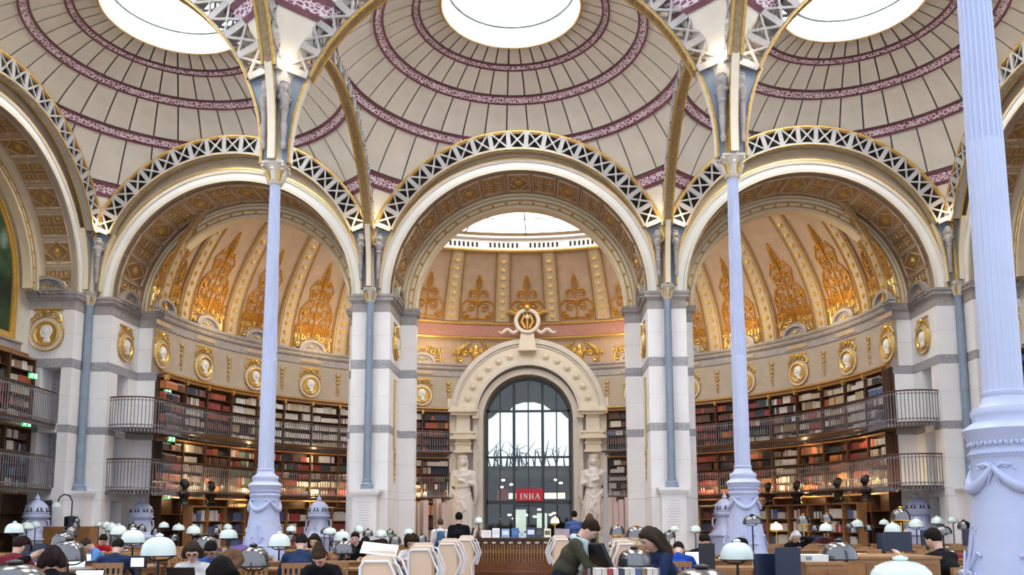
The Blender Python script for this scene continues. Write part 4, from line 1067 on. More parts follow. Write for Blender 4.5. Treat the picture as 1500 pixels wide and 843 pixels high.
# low free-standing cases in front
CLW = case_parts(2.15, 4, 1.25, .36)
CLW['upright'] = MB().box(-.025, .025, 0, .36, 0, 2.15).mesh('upright', M['wood']); CLW['shelf'] = MB().box(-.605, .605, 0, .35, 0, .03).mesh('shelf', M['wood'])
for s in (-1, 1):
    for i in range(9):
        t0 = s*(34+i*5.7); t1 = t0+s*5.6; a, b = sorted((t0, t1))
        unit(a, b, 0, CLW, 1.0, 'low oak reference bookcase before the %s gallery, %s from the portal side' % ('left' if s < 0 else 'right', nth(i)), 'low reference bookcases', [[10, 9, 0, 10], [9, 0, 5, 2], [5, 9, 10, 11], [0, 9, 12, 10]][i % 4], False, gilt=False)
# side wall shelves (left and right)
for s in (-1, 1):
    sd = 'left' if s < 0 else 'right'
    for lev, (z, P) in enumerate(((4.82, CU), (2.67, CL), (0, CG))):
        for i in range(6):
            y = -1.75-1.31*i; Mx = Matrix.Translation((s*16.3, y, z)) @ Matrix.Rotation(s*pi/2, 4, 'Z')
            o = empty('bookcase', (s*16.3, y, z), s*pi/2, label='dark bookcase in the %s side wall, %s, %s from the corner' % (sd, ('upper gallery', 'lower gallery', 'floor level')[lev], nth(i)), category='bookcase', group='side wall bookcases')
            for q in (-1, 1): put('upright', P['upright'], o, (q*.63, 0, 0))
            for nm in ('back_panel', 'head_rail'): put(nm, P[nm], o)
            n = P['ns']; sp = (P['H']-.1)/n
            for k in range(n): put('shelf', P['shelf'], o, (0, 0, .02+k*sp))
            if lev < 2: fill(Mx, 1.3, [.045+k*sp for k in range(n)], [sp]*n, .34, rnd.choice(PALS), False, rnd)
BK.build('shelved_books', BM, None, kind='stuff', label='densely packed books of mixed bindings filling the gallery shelves', category='books')
# ------------------------------------------------------------------ galleries
BAL = MB().lathe([(.026, -.19), (.046, -.13), (.022, -.07), (.018, 0), (.026, .06), (.016, .12), (.015, .85), (.022, .9), (.016, 1.0)], 6).mesh('baluster', M['railm'], 50)
def gallery(name_label, path, z, parent=None, wdt=1.0, inward=1):
    p0 = path[0]; o = empty('gallery', (p0[0], p0[1], z), label=name_label, category='balcony')
    # resample
    pts = [Vector((x, y, 0)) for x, y in path]; out = []; acc = 0; step = .118
    L = [0]
    for a, b in zip(pts, pts[1:]): L.append(L[-1]+(b-a).length)
    def at_s(s):
        for i in range(len(pts)-1):
            if s <= L[i+1]+1e-6: return pts[i].lerp(pts[i+1], (s-L[i])/max(1e-6, L[i+1]-L[i]))
        return pts[-1]
    n = int(L[-1]/step); off = Vector((p0[0], p0[1], 0))
    for i in range(n+1): put('baluster', BAL, o, at_s(min(L[-1], i*step))-off)
    for h, r in ((1.03, .028), (.93, .014), (.07, .02)):
        MB().tube([p-off+Vector((0, 0, h)) for p in pts], r, 6).build('handrail' if h > 1 else 'rail', M['woodd'] if h > 1 else M['railm'], o, 40)
    b = MB(); m = len(pts); vs = []
    for i, p in enumerate(pts):
        a = pts[max(0, i-1)]; c = pts[min(m-1, i+1)]; t = (c-a).normalized(); nrm = Vector((-t.y, t.x, 0))*inward
        q_ = Vector((max(-14.12, min(14.12, p.x)), 2.05, 0)) if abs(p.x) > 12.4 and abs(p.x) < 14.3 and p.y > -.5 else p+nrm*wdt
        for r_, zz in ((p-nrm*.06, -.02), (p-nrm*.06, -.08), (q_, -.08), (q_, -.02)): vs.append(r_-off+Vector((0, 0, zz)))
    fs = [(i*4+j, i*4+(j+1) % 4, (i+1)*4+(j+1) % 4, (i+1)*4+j) for i in range(m-1) for j in range(4)]+[(0, 1, 2, 3), ((m-1)*4+3, (m-1)*4+2, (m-1)*4+1, (m-1)*4)]
    b.add(vs, fs); b.build('deck', M['greyc'] if 0 else M['woodd'], o)
    return o
for s, sd in ((-1, 'left'), (1, 'right')):
    for z, lv in ((4.82, 'upper'), (2.67, 'lower')):
        P = [ap(s*(17.6+(88-17.6)*i/44), .92)[:2] for i in range(45)]
        P += [(s*12.5, 1.05), (s*12.58, .65), (s*12.78, .35), (s*13.1, .18), (s*13.5, .14), (s*13.9, .2), (s*14.16, .32)]
        gallery('%s curved gallery with slender iron balusters on the %s side of the apse' % (lv, sd), P, z, inward=1 if s < 0 else -1)
        P = [(s*15.46, -.72), (s*15.46, -1.0), (s*15.42, -1.4), (s*15.36, -1.8), (s*15.32, -2.2), (s*15.30, -2.8)]+[(s*15.28, -3.4-.7*i) for i in range(8)]
        gallery('%s gallery with iron balusters along the %s side wall' % (lv, sd), P, z, wdt=.6, inward=1 if s > 0 else -1)
# ------------------------------------------------------------------ signs, busts, small things
def px(x, D): return CX+(x-802.7)/1213.1*D
def zpx(y, D): return CZ+(765-y)*D/1213.1
def exit_sign(loc_, rz, lab):
    o = empty('exit_sign', loc_, rz, label=lab, category='sign')
    MB().box(-.14, .14, -.02, .02, 0, .18).build('housing', M['exitg'], o)
    b = MB(); b.ball((-.04, -.024, .15), .022, 8, sc=(1, .2, 1)); b.bar((-.04, -.024, .13), (-.06, -.024, .08), .03, .006, up=(0, 1, 0)); b.bar((-.06, -.024, .08), (-.02, -.024, .03), .022, .006, up=(0, 1, 0)); b.bar((-.06, -.024, .08), (-.11, -.024, .04), .022, .006, up=(0, 1, 0)); b.bar((-.05, -.024, .12), (.02, -.024, .10), .018, .006, up=(0, 1, 0)); b.bar((-.05, -.024, .12), (-.10, -.024, .10), .018, .006, up=(0, 1, 0))
    b.box(.05, .11, -.026, -.021, .02, .16); b.build('running_figure', M['exitw'], o)
for x, y, D, rz, lab in ((26, 543, 25.6, 1.0, 'small green exit sign under the left wall cornice, upper gallery'), (21, 616, 25.6, 1.0, 'small green exit sign under the left wall upper gallery floor'), (16, 713, 25.6, 1.0, 'small green exit sign at the far left, floor level'),
                        (233, 568, 30.2, .9, 'small green exit sign at the left end of the apse shelf cornice'), (242, 640, 30.2, .9, 'small green exit sign under the upper left apse gallery'), (239, 725, 30.2, .9, 'small green exit sign under the lower left apse gallery'),
                        (1306, 551, 30.2, -.9, 'small green exit sign at the right end of the apse shelf cornice'), (1309, 635, 30.2, -.9, 'small green exit sign under the upper right apse gallery'), (1310, 718, 30.2, -.9, 'small green exit sign under the lower right apse gallery'),
                        (641, 738, 39.6, 0, 'small green exit sign below the gallery left of the left caryatid')):
    exit_sign((px(x, D), CY+D, zpx(y+4, D)), rz, lab)
def bust_mesh():
    b = MB(); b.lathe([(.17, 0), (.15, .04), (.10, .08), (.11, .14)], 12); b.capsule((0, 0, .24), (0, 0, .30), .13, .13); b.capsule((-.15, 0, .30), (.15, 0, .30), .09, .09); b.capsule((0, 0, .34), (0, -.01, .46), .065, .06); b.ball((0, -.02, .56), .115, 12, sc=(.85, 1, 1.2)); b.ball((0, -.13, .54), .025, 6); b.ball((0, .02, .61), .11, 10)
    return fuse(b, .018, 2)
BUST = bust_mesh(); BUST.name = 'portrait_bust'; BUST.materials.clear(); BUST.materials.append(M['bronze'])
for x, y, lab in ((305, 737, 'dark bronze bust on the low bookcase, left of the left free column'), (265, 737, 'dark bronze bust at the left end of the left low bookcases'), (366, 736, 'dark bronze bust just beside the left free column'),
                  (1121, 733, 'dark bronze bust just right of the right free column'), (1163, 733, 'dark bronze bust, second right of the right free column'), (1222, 733, 'dark bronze bust, third right of the right free column'), (1262, 733, 'dark bronze bust at the right end of the right low bookcases')):
    D = 33.5 if 280 < x < 400 or 1100 < x < 1180 else 31.5
    s = 1 if x > 800 else -1
    # find the case top under this line of sight
    best = min(((abs(CX+(x-802.7)/1213.1*(ap(t, 1.18)[1]-CY)-ap(t, 1.18)[0]), t) for t in [s*(36+.25*i) for i in range(220)]), key=lambda q: q[0])
    p = ap(best[1], 1.18); rz = apn(best[1])
    o = put('portrait_bust', BUST, None, (p[0], p[1], 2.152), rz+pi, label=lab, category='bust'); o.scale = (1.35, 1.35, 1.35)
# tall pale panels standing by the portal
for i, (x, D) in enumerate(((613, 37), (621, 36), (640, 37.5), (648, 37), (655, 37.5), (895, 36.5), (903, 36.5), (911, 36.5), (920, 36.5))):
    o = empty('partition_panel', (px(x, D), CY+D, 0), .4 if x < 800 else -.4, label='tall narrow pinkish-grey panel beside the %s caryatid, %s from the left' % ('left' if x < 800 else 'right', nth(i if i < 5 else i-5)), category='panel', group='tall panels by the caryatids')
    MB().box(-.11, .11, -.3, .3, .12, 2.35+.1*(i % 3)).build('board', mat('pinkish_board', (.62, .50, .47), .6) if i == 0 else bpy.data.materials['pinkish_board'], o)
    MB().box(-.13, .13, -.32, .32, .0, .12).build('foot', M['black'], o)
# ------------------------------------------------------------------ the service desk
dk = empty('service_desk', (.36, CY+21.0, 0), label='curved mahogany service desk with slatted front before the glass entrance', category='desk')
RD = 3.2; HALF = radians(31)
def dsec(b, r0, r1, z0, z1, k=0, n=24):
    A = [-HALF+2*HALF*i/n for i in range(n+1)]
    pl = [(r1*sin(a), RD-r1*cos(a)) for a in A]+[(r0*sin(a), RD-r0*cos(a)) for a in A[::-1]]
    vs = [(x, y, z0) for x, y in pl]+[(x, y, z1) for x, y in pl]; m = len(pl)
    fs = [(i, (i+1) % m, (i+1) % m+m, i+m) for i in range(m)]
    for i in range(n): q = (i, i+1, 2*n-i, 2*n+1-i); fs += [q[::-1], tuple(j+m for j in q)]
    return b.add(vs, fs, k)
b = MB(); dsec(b, RD-.7, RD+.06, 1.06, 1.10); dsec(b, RD-.7, RD+.02, 1.02, 1.06); b.build('worktop', M['woodd'], dk)
b = MB(); dsec(b, RD-.62, RD-.06, .50, 1.02); b.build('desk_body', M['woodr'], dk)
b = MB(); dsec(b, RD-.6, RD+.0, .42, .50); dsec(b, RD-.6, RD+.10, .26, .32); dsec(b, RD-.6, RD+.04, .32, .42); dsec(b, RD-.6, RD+.3, 0, .26); dsec(b, RD-.6, RD+.33, .24, .28); b.build('plinth', M['woodr'], dk)
b = MB(); dsec(b, RD-.1, RD+.0, .94, 1.02); dsec(b, RD-.1, RD-.02, .73, .77); b.build('moulding', M['woodd'], dk)
SL = MB().box(-.018, .018, -.02, .02, .50, .94).box(-.03, .03, -.025, .02, .70, .80).mesh('slat', M['wood'])
for i in range(46):
    a = -HALF*.98+2*HALF*.98*i/45; put('slat', SL, dk, ((RD-.04)*sin(a), RD-(RD-.04)*cos(a), 0), a)
for i in range(16):
    a = -HALF*.95+2*HALF*.95*i/15; MB().box(-.05, .05, -.015, .0, .955, 1.005).build('inlay_panel', M['beech'], dk, loc=((RD)*sin(a), RD-(RD)*cos(a), 0), rz=a)
# display books
def DD(x):
    X = px(x, 21.3); a = math.asin(max(-.9, min(.9, (X-.36)/(RD-.32)))); return 21.0+RD-(RD-.32)*cos(a)
def disp_book(x, w, h, D, c1, c2, lab, tilt=.25, kind=0):
    o = empty('display_book', (px(x, DD(x)), CY+DD(x), 1.10), label=lab, category='book')
    D = DD(x); ww = w*D/1213.1; hh = h*D/1213.1
    b = MB(); b.box(-ww/2, ww/2, -.012, .012, 0, hh); q = b.build('cover', mat(lab.replace(' ', '_')[:24], c1, .5), o); q.rotation_euler = (-tilt, 0, 0)
    b = MB(); b.box(-ww*.38, ww*.38, -.016, -.012, hh*.3, hh*.75); q = b.build('cover_picture', mat(lab.replace(' ', '_')[:20]+'_print', c2, .5), o); q.rotation_euler = (-tilt, 0, 0)
    b = MB(); b.box(-ww/2+.005, ww/2-.005, .012, .03, .01, hh-.01); q = b.build('pages', M['paper'], o); q.rotation_euler = (-tilt, 0, 0)
for a in ((712, 14, 11, 20.9, (.85, .78, .77), (.8, .7, .7), 'open pale book propped at the left end of the service desk'), (726, 11, 14, 20.7, (.85, .85, .86), (.75, .76, .78), 'white book standing on the service desk, second from the left'), (740, 12, 13, 20.6, (.25, .38, .62), (.8, .82, .86), 'white book with a blue cover picture on the service desk'), (754, 11, 14, 20.5, (.06, .14, .36), (.10, .2, .45), 'deep blue book standing near the middle of the service desk'), (764, 6, 10, 20.5, (.6, .68, .75), (.4, .5, .6), 'small pale booklet between the blue and navy books on the desk'), (777, 13, 15, 20.5, (.04, .06, .14), (.75, .76, .8), 'navy book with white markings standing on the service desk'), (789, 10, 14, 20.6, (.03, .035, .04), (.08, .09, .1), 'black book right of the navy one on the service desk'), (801, 10, 13, 20.7, (.82, .76, .60), (.15, .12, .08), 'cream book with a dark emblem on the service desk'), (817, 12, 13, 20.8, (.30, .28, .30), (.4, .36, .4), 'grey patterned book by the lamp at the right of the desk'), (828, 10, 12, 20.9, (.42, .36, .40), (.5, .3, .4), 'mauve-grey book at the right end of the service desk')):
    disp_book(*a)
for i in range(4):
    o = empty('leaning_book', (px(690+4.5*i, 21.75), CY+21.72, 1.10), label='%s book leaning at the left end of the service desk' % ('black', 'white', 'dark red', 'silver')[i], category='book')
    b = MB(); b.box(-.016, .016, -.1, .1, 0, .26); q = b.build('cover', (M['black'], M['white'], BM[2], M['iron'])[i], o); q.rotation_euler = (0, .25, 0)
    b = MB(); b.box(-.012, .012, -.098, .103, .005, .255); q = b.build('pages', M['paper'], o); q.rotation_euler = (0, .25, 0)
# ------------------------------------------------------------------ stood-up folding tables
def standing_table():
    o = empty('folding_table', (0, 0, 0))
    def plate(w, h, y0, y1, r=.05):
        pl = []
        for cx, cz, a in ((w/2-r, h-r, 0), (-w/2+r, h-r, 90)):
            for i in range(5): pl.append((cx+r*cos(radians(a+22.5*i)), cz+r*sin(radians(a+22.5*i))))
        pl += [(-w/2-.02, 0), (w/2+.02, 0)]
        return pl
    for k, (y, dz, dx) in enumerate(((0, 0, 0), (.10, .04, .03))):
        pl = plate(.27, 1.18+dz, 0, 0)
        MB().prism(pl, lambda p: (p[0]+dx, y-.012, p[1]+.03), lambda p: (p[0]+dx, y+.012, p[1]+.03)).build('table_top', M['beech'], o)
        fr = [(-.155+dx, y-.03, .0), (-.14+dx, y-.03, 1.12+dz), (-.11+dx, y-.03, 1.16+dz), (.10+dx, y-.03, 1.16+dz), (.13+dx, y-.03, 1.10+dz), (.22+dx, y-.03, .90), (.12+dx, y-.03, .68), (.16+dx, y-.03, 0)]
        MB().tube(fr, .014, 8).build('tube_leg', M['tubew'], o, 40)
        fr = [(.14+dx, y+.05, 1.15+dz), (.18+dx, y+.05, 1.12+dz), (.27+dx, y+.05, .93), (.20+dx, y+.05, .70)]
        MB().tube(fr, .012, 8).build('brace_tube', M['tubew'], o, 40)
    return o
T0 = standing_table(); first = True
for x, D, ms, rz, lab in ((-.52, 7.3, 1, .12, 'nearest upended pale beech table with white tube legs, left of the aisle'), (-.60, 10.3, 1, .1, 'second upended beech table from the front, left side of the aisle'), (-.59, 13.0, 1, .06, 'third upended beech table, left of the aisle before the desk'), (-.60, 15.8, 1, .05, 'farthest upended beech table, at the left corner of the service desk'), (1.22, 15.8, -1, 0, 'upended beech table at the right corner of the desk, behind the reading man'), (2.12, 12.5, -1, .3, 'upended beech table partly hidden behind the brass-fitted lamps')):
    t = T0 if first else dup(T0, (0, 0, 0)); first = False
    t.location = (x, CY+D, 0); t.rotation_euler = (0, 0, rz); t.scale = (ms, 1, 1); t['label'] = lab; t['category'] = 'table'; t['group'] = 'upended folding tables along the aisle'
# a sheet lying on the nearest one
o = put('paper_sheet', MB().box(-.16, .16, -.1, .1, 0, .004).mesh('paper_sheet', M['paper']), None, (-.53, CY+7.45, 1.26), .1, label='blank white sheet on top of the nearest upended beech table', category='paper'); o.rotation_euler = (.5, .12, .1)
# ------------------------------------------------------------------ reading tables
def reading_table(x0, x1, y, lab):
    o = empty('reading_table', ((x0+x1)/2, y, 0), label=lab, category='table', group='long oak reading tables'); w = (x1-x0)/2
    n = max(1, round((x1-x0)/1.2))
    for i in range(n):
        a = -w+2*w*i/n; MB().box(a+.003, a+2*w/n-.003, -.72, .72, .745, .78).build('top_panel', M['woodl'], o)
    MB().box(-w+.05, w-.05, -.62, .62, .66, .745).build('apron', M['wood'], o)
    MB().box(-w+.1, w-.1, -.04, .04, .78, .85).box(-w+.1, w-.1, -.12, .12, .85, .87).build('book_rail', M['woodl'], o)
    for sx in ([-1, 1]+([0] if w > 2 else [])):
        for sy in (-1, 1):
            MB().lathe([(.05, 0), (.045, .1), (.06, .55), (.07, .66)], 8).build('leg', M['wood'], o, 40, loc=(sx*(w-.15), sy*.55, 0))
ROWD = [4.9, 9.3, 13.8, 18.2, 22.6]; TABS = []
for ri, D in enumerate(ROWD):
    y = CY+D; vis = .62*D+1.5
    ordn = ('front', 'second', 'third', 'fourth', 'fifth')[ri]
    for side, xs_ in (('left', [(-13.2, -9.6), (-9.5, -5.75), (-4.45, -1.3)]), ('right', [(2.15, 4.4), (5.8, 9.4), (9.5, 13.2)])):
        for k, (a, b_) in enumerate(xs_):
            if (a > 0 and a > vis) or (b_ < 0 and -b_ > vis+.6): continue
            if ri == 1 and side == 'right' and k > 0: continue
            if ri == 0 and side == 'right' and k > 0: continue
            pos = ('outer', 'middle', 'aisle')[k] if side == 'left' else ('aisle', 'middle', 'outer')[k]
            reading_table(a, b_, y, 'long oak reading table, %s row from the front, %s %s section' % (ordn, side, pos)); TABS.append((a, b_, y, ri))
# ------------------------------------------------------------------ table lamps
def lamp_proto(shade, metal, inner, brass=False):
    o = empty('table_lamp', (0, 0, 0))
    MB().lathe([(.11, 0), (.11, .015), (.05, .03), (.022, .05)], 20).build('base', metal, o, 40)
    MB().lathe([(.018, .03), (.014, 1.0)], 10).build('stem', metal, o, 40)       # stretched per lamp
    R = .19; pr = [(R, 0), (R*.995, .03), (R*.95, .085), (R*.86, .13), (R*.70, .168), (R*.48, .192), (R*.22, .202), (.03, .204)]
    b = MB(); b.lathe(pr, 28, k=0, cap=False); b.lathe([(r-.006, z-.005 if z > 0 else z) for r, z in pr[::-1]], 28, k=1, cap=False); b.lathe([(R-.006, 0), (R, 0)], 28, k=1, cap=False)
    s = b.build('shade', [shade, inner], o, 50)
    MB().lathe([(.03, .20), (.045, .212), (.045, .225), (.025, .235), (.012, .24), (1e-4, .243)], 14).build('finial', shade if shade in (M['opal'], M['opaly']) else metal, s, 50)
    b = MB()
    for i in range(3): a = i*2*pi/3+.4; b.tube([(0, 0, -.05), (.09*cos(a), .09*sin(a), -.045), (R*.97*cos(a), R*.97*sin(a), 0)], .009, 6)
    b.lathe([(R+.004, -.008), (R+.004, .006), (R-.004, .006), (R-.004, -.008)], 28, cap=False)
    b.build('shade_carrier', M['brass'] if brass else metal, s, 50)
    return o
LP = {'w': lamp_proto(M['opal'], M['black'], M['opal']), 'c': lamp_proto(M['chrome'], M['black'], M['white']), 'y': lamp_proto(M['opaly'], M['brass'], M['opaly'], True), 'b': lamp_proto(M['chrome'], M['brass'], M['white'], True)}
USED = set(); DESC = {'w': 'mint-white opal glass dome', 'c': 'smoky chrome dome', 'y': 'lit cream glass dome', 'b': 'smoky chrome dome on brass arms'}
LAMPS = [  # x, top of dome y, rim y, width, kind, where
 (13.7, 763, 778, 26.5, 'w', 'largest of three at the far left'), (32, 762, 772, 19, 'w', 'middle of three at the far left'), (45, 761, 769, 13, 'w', 'smallest of three at the far left, below the stove'),
 (18, 823, 862, 92, 'c', 'cut by the bottom left corner'), (97, 789, 818, 49, 'c', 'large, at the left before the laptop'), (88, 777, 796, 33, 'c', 'just behind the large left chrome one'), (98, 768, 782, 22, 'c', 'third in the left chrome line'), (104, 761, 770, 14, 'c', 'last in the left chrome line'), (106, 756, 762, 10, 'c', 'tiny, against the oak counter at the left'),
 (231, 784, 812, 50, 'w', 'largest in the left white line, before the blue screen'), (192, 774, 793, 34.5, 'w', 'second in the left white line'), (170, 767, 781, 24.5, 'w', 'third in the left white line'), (159, 764, 775, 18, 'w', 'fourth in the left white line'), (151, 762, 771, 14, 'w', 'fifth in the left white line, above the red jacket'), (140, 762, 768, 10, 'w', 'last in the left white line'),
 (190, 764, 773, 14, 'c', 'under the second left stove, left one'), (204, 766, 776, 14, 'c', 'under the second left stove, right one'), (225, 771, 781, 14, 'c', 'between the white lamps left of the low shelves'), (253, 775, 790, 15, 'c', 'dark one right of the largest left white lamp'),
 (237, 763, 771, 15, 'w', 'small, before the leftmost low shelves'), (259, 766, 775, 18, 'w', 'small, left before the low shelves'), (281.5, 768, 780, 21, 'w', 'before the low shelves above the woman in white'), (333.5, 773.5, 787, 27, 'w', 'between the low shelves and the purple cloth'), (332, 766, 773, 13, 'w', 'small, directly behind a larger white one'), (365, 770, 778, 15, 'w', 'half hidden by the left free column'),
 (301, 783, 801, 33, 'c', 'above the woman in a white sweater'), (315, 771, 779, 12, 'c', 'tiny dark one before the low shelves'), (371, 799, 827, 49, 'c', 'large, in front of the left free column'), (409, 780, 799, 33, 'w', 'right of the left free column'), (426, 769, 777, 15, 'w', 'small, left of the right-hand left stove'), (424, 776, 790, 16, 'c', 'dark one behind the white lamp by the left column'), (483, 772, 781, 20, 'w', 'above the woman in maroon'), (475, 773, 780, 12, 'c', 'tiny dark one beside the maroon woman lamp'), (501, 777, 791, 25, 'w', 'behind the chrome one by the left pier'), (505, 790, 809, 32, 'c', 'left of the inscribed left pedestal'), (491, 786, 798, 15, 'c', 'dark one at the left pedestal, half hidden'),
 (526, 769, 778, 15, 'w', 'small, in front of the inscribed left pedestal'), (539, 775, 784, 16, 'c', 'in front of the inscribed left pedestal, on thin stem'), (558, 776, 785, 19, 'w', 'right of the inscribed left pedestal'), (571, 775, 783, 13, 'c', 'small dark one right of the left pier'), (579, 784, 795, 19, 'c', 'dark one left of the curly-haired reader'), (599, 774, 783, 15.5, 'w', 'above the curly-haired reader'), (618, 780, 794, 17, 'c', 'dark one left of the man with the backpack'),
 (902, 770, 784, 23, 'b', 'left one of the brass-fitted pair'), (930, 772, 788, 32, 'b', 'right one of the brass-fitted pair'), (926, 804, 828, 50, 'c', 'large, before the long-haired woman'), (945, 774, 781, 12, 'c', 'dark one behind the long-haired woman, left'), (957, 776, 785, 15, 'c', 'dark one above the long-haired woman'), (977, 779, 788, 19, 'c', 'above the blue seated reader'), (985, 772, 778, 13, 'w', 'small, in front of the inscribed right pedestal'), (1015, 771, 780, 16, 'w', 'right of the right pier'),
 (1022, 838, 868, 90, 'c', 'only its knob and crown show at the bottom, right of centre'), (1073.5, 795, 820, 49, 'w', 'large, before the right free column'), (1097, 757, 769, 25, 'c', 'on a tall stem against the right free column'), (1131, 768, 778, 18, 'y', 'lit, beside the right free column'), (1170, 755, 770, 20, 'b', 'left brass-fitted one before the right low shelves'), (1204, 755, 766, 18, 'b', 'right brass-fitted one before the right low shelves'), (1202, 769, 780, 20, 'w', 'below the right brass-fitted one'), (1186, 771, 779, 12, 'c', 'small dark one between the brass-fitted lamps'), (1247, 764, 774, 17, 'w', 'before the right end of the low shelves'), (1235, 769, 775, 11, 'c', 'tiny dark one before the right low shelves'), (1263, 771, 779, 14, 'c', 'small dark one on a thin stem, right'), (1219, 795, 820, 50, 'c', 'large, over the oak cabinet at the right'),
 (1305, 822, 863, 92, 'w', 'biggest, cut by the bottom edge at the right'), (1285, 764, 771, 14, 'w', 'small, left of the tall brass-fitted one'), (1297, 769, 783, 24, 'w', 'behind the navy monitors'), (1309, 748, 765, 27, 'b', 'tall brass-fitted one before the right stove'), (1330.5, 763, 775, 21, 'w', 'in front of the right stove'), (1360.5, 760, 770, 17, 'w', 'right of the right stove'), (1383, 760, 768, 14.5, 'w', 'last white one before the nearest column'), (1368, 773, 784, 24, 'c', 'above the man in black'), (1398, 766, 777, 18, 'c', 'dark one left of the nearest column'), (1417, 765, 772, 14, 'c', 'dark one close to the nearest column'), (1426, 763, 769, 11, 'c', 'dark one touching the nearest column'),
 (701, 757, 766, 12, 'w', 'on the left end of the service desk'), (812, 757, 767, 13, 'y', 'lit, on the right end of the service desk')]
for x, yt, yr, w, kd, where in LAMPS:
    D = .385*1213.1/w
    desk = x in (701, 812)
    if x == 1097: w = 28
    if desk: D = DD(x)+.1; base = 1.10
    else:
        D = min(D, 27.2); base = .78
        Dn = min(ROWD, key=lambda q: abs(q-D)); D = (15.6 if x == 1097 else max(Dn-.6, min(Dn+.6, D))) if D < 24 else 24.3+(D-24)*.25 if D < 36 else 27.0
        if D > 23.3 or not any(a-.1 < px(x, D) < b_+.1 and abs(CY+D-y_) < .75 for a, b_, y_, r_ in TABS): base = 0
    s = w*D/1213.1/.385; zr = max(base+.12, zpx(yr, D)); hgt = zpx(yt, D)-zr; sz = max(.75, min(1.25, hgt/(.204*s)))
    X = px(x, D)
    o = LP[kd] if kd not in USED else dup(LP[kd], (0, 0, 0)); USED.add(kd)
    o.location = (X, CY+D, base); o.rotation_euler = (0, 0, .3)
    for c in o.children:
        nm = c.name.split('.')[0]
        if nm == 'shade': c.location = (0, 0, zr-base); c.scale = (s, s, s*sz)
        if nm == 'stem': c.scale = (1, 1, (zr-base-.04*s))
    o['label'] = '%s lamp, %s' % (DESC[kd], where); o['category'] = 'lamp'; o['group'] = 'reading lamps on the tables'
# ------------------------------------------------------------------ chairs
def chair_proto():
    o = empty('library_chair', (0, 0, 0))     # the sitter faces -y
    MB().box(-.22, .22, -.22, .22, .43, .46).build('seat', M['woodl'], o)
    LEG = MB().box(-.02, .02, -.02, .02, 0, .43).mesh('leg', M['woodl'])
    for sx in (-1, 1): put('leg', LEG, o, (sx*.19, -.19, 0)); MB().box(-.02, .02, -.02, .02, 0, .90).build('leg', M['woodl'], o, loc=(sx*.19, .20, 0))
    MB().box(-.22, .22, .185, .215, .82, .90).build('top_rail', M['woodl'], o); MB().box(-.20, .20, .19, .21, .70, .73).build('lower_rail', M['woodl'], o)
    SLT = MB().box(-.02, .02, .192, .208, .73, .82).mesh('back_slat', M['woodl'])
    for i in range(4): put('back_slat', SLT, o, (-.12+.08*i, 0, 0))
    MB().box(-.19, .19, -.01, .01, .16, .19).build('stretcher', M['woodl'], o)
    return o
CH0 = chair_proto(); CHN = [0]; CHPOS = []
def chair(x, y, rz, lab=None, grp='wooden chairs at the reading tables'):
    c = CH0 if CHN[0] == 0 else dup(CH0, (0, 0, 0)); CHN[0] += 1
    c.location = (x, y, 0); c.rotation_euler = (0, 0, rz); c['category'] = 'chair'; CHPOS.append((x, y))
    c['label'] = lab or 'light oak slat-back chair'; c['group'] = grp
def secname(a): return 'outer' if a > 9.45 or a < -9.55 else 'middle' if abs(a) > 5 else 'aisle'
ORDW = ('front', 'second', 'third', 'fourth', 'fifth')
for a, b_, y, ri in TABS:
    if ri == 0: continue
    n = int((b_-a-.3)/1.05)
    for i in range(n):
        x = a+.35+(b_-a-.7)*(i+.5)/n
        if abs((x-CX)/(y-CY)) > .66: continue
        sd = 'left' if x < 0 else 'right'
        chair(x, y-.98, pi, 'oak chair with back to camera, %s-row %s %s table, %s from left' % (ORDW[ri], sd, secname(a), nth(i)))
        if ri < 4: chair(x, y+.98, 0, 'oak chair facing the camera behind the %s-row %s %s table, %s from left' % (ORDW[ri], sd, secname(a), nth(i)))
# ------------------------------------------------------------------ screens, cabinets, papers
def monitor(x, y_top, w, h, D, rz, lab, m, back=True):
    ww, hh = w*D/1213.1, h*D/1213.1; z = zpx(y_top, D)-hh
    o = empty('computer_monitor', (px(x, D), CY+D, 0), rz, label=lab, category='monitor')
    zz = max(.80, z); 
    MB().box(-ww/2, ww/2, -.02, .025, zz, z+hh).build('casing', m, o); MB().box(-ww/2+.015, ww/2-.015, .025, .028, zz+.02, z+hh-.02).build('screen', M['screen'] if not back else M['black'], o)
    MB().box(-.03, .03, -.015, .015, .78, zz+.05).build('stand', M['black'], o); MB().box(-.12, .12, -.09, .09, .775, .79).build('base', M['black'], o)
monitor(1145, 803, 36, 42, 9.0, 0, 'large dark navy monitor back beside the oak cabinet at the right', M['navy'])
monitor(1112, 812, 30, 34, 9.2, .2, 'dark navy monitor back behind the large white lamp, right of centre', M['navy'])
monitor(1030, 797, 23, 40, 9.1, -.2, 'narrow upright black monitor right of the long-haired woman', M['black'])
monitor(1303, 781.5, 38, 28, 13.6, -.1, 'navy monitor back behind the oak desk, right one', M['navy']); monitor(1283, 783, 20, 23, 14.0, .2, 'navy monitor back behind the oak desk, left one', M['navy'])
monitor(1410, 778, 30, 24, 17.9, 0, 'navy monitor beside the nearest column', M['navy']); monitor(1345, 779, 18, 22, 18.0, .1, 'navy monitor left of the man in black', M['navy'])
monitor(54, 793, 20, 15, 13.7, 0, 'navy monitor at the left, right one of two', M['navy']); monitor(30, 795, 17, 14, 13.9, 0, 'navy monitor at the left, left one of two', M['navy'])
monitor(202, 812, 23, 18, 9.0, pi, 'tablet-like blue lit screen behind the largest left white lamp', M['black'], False)
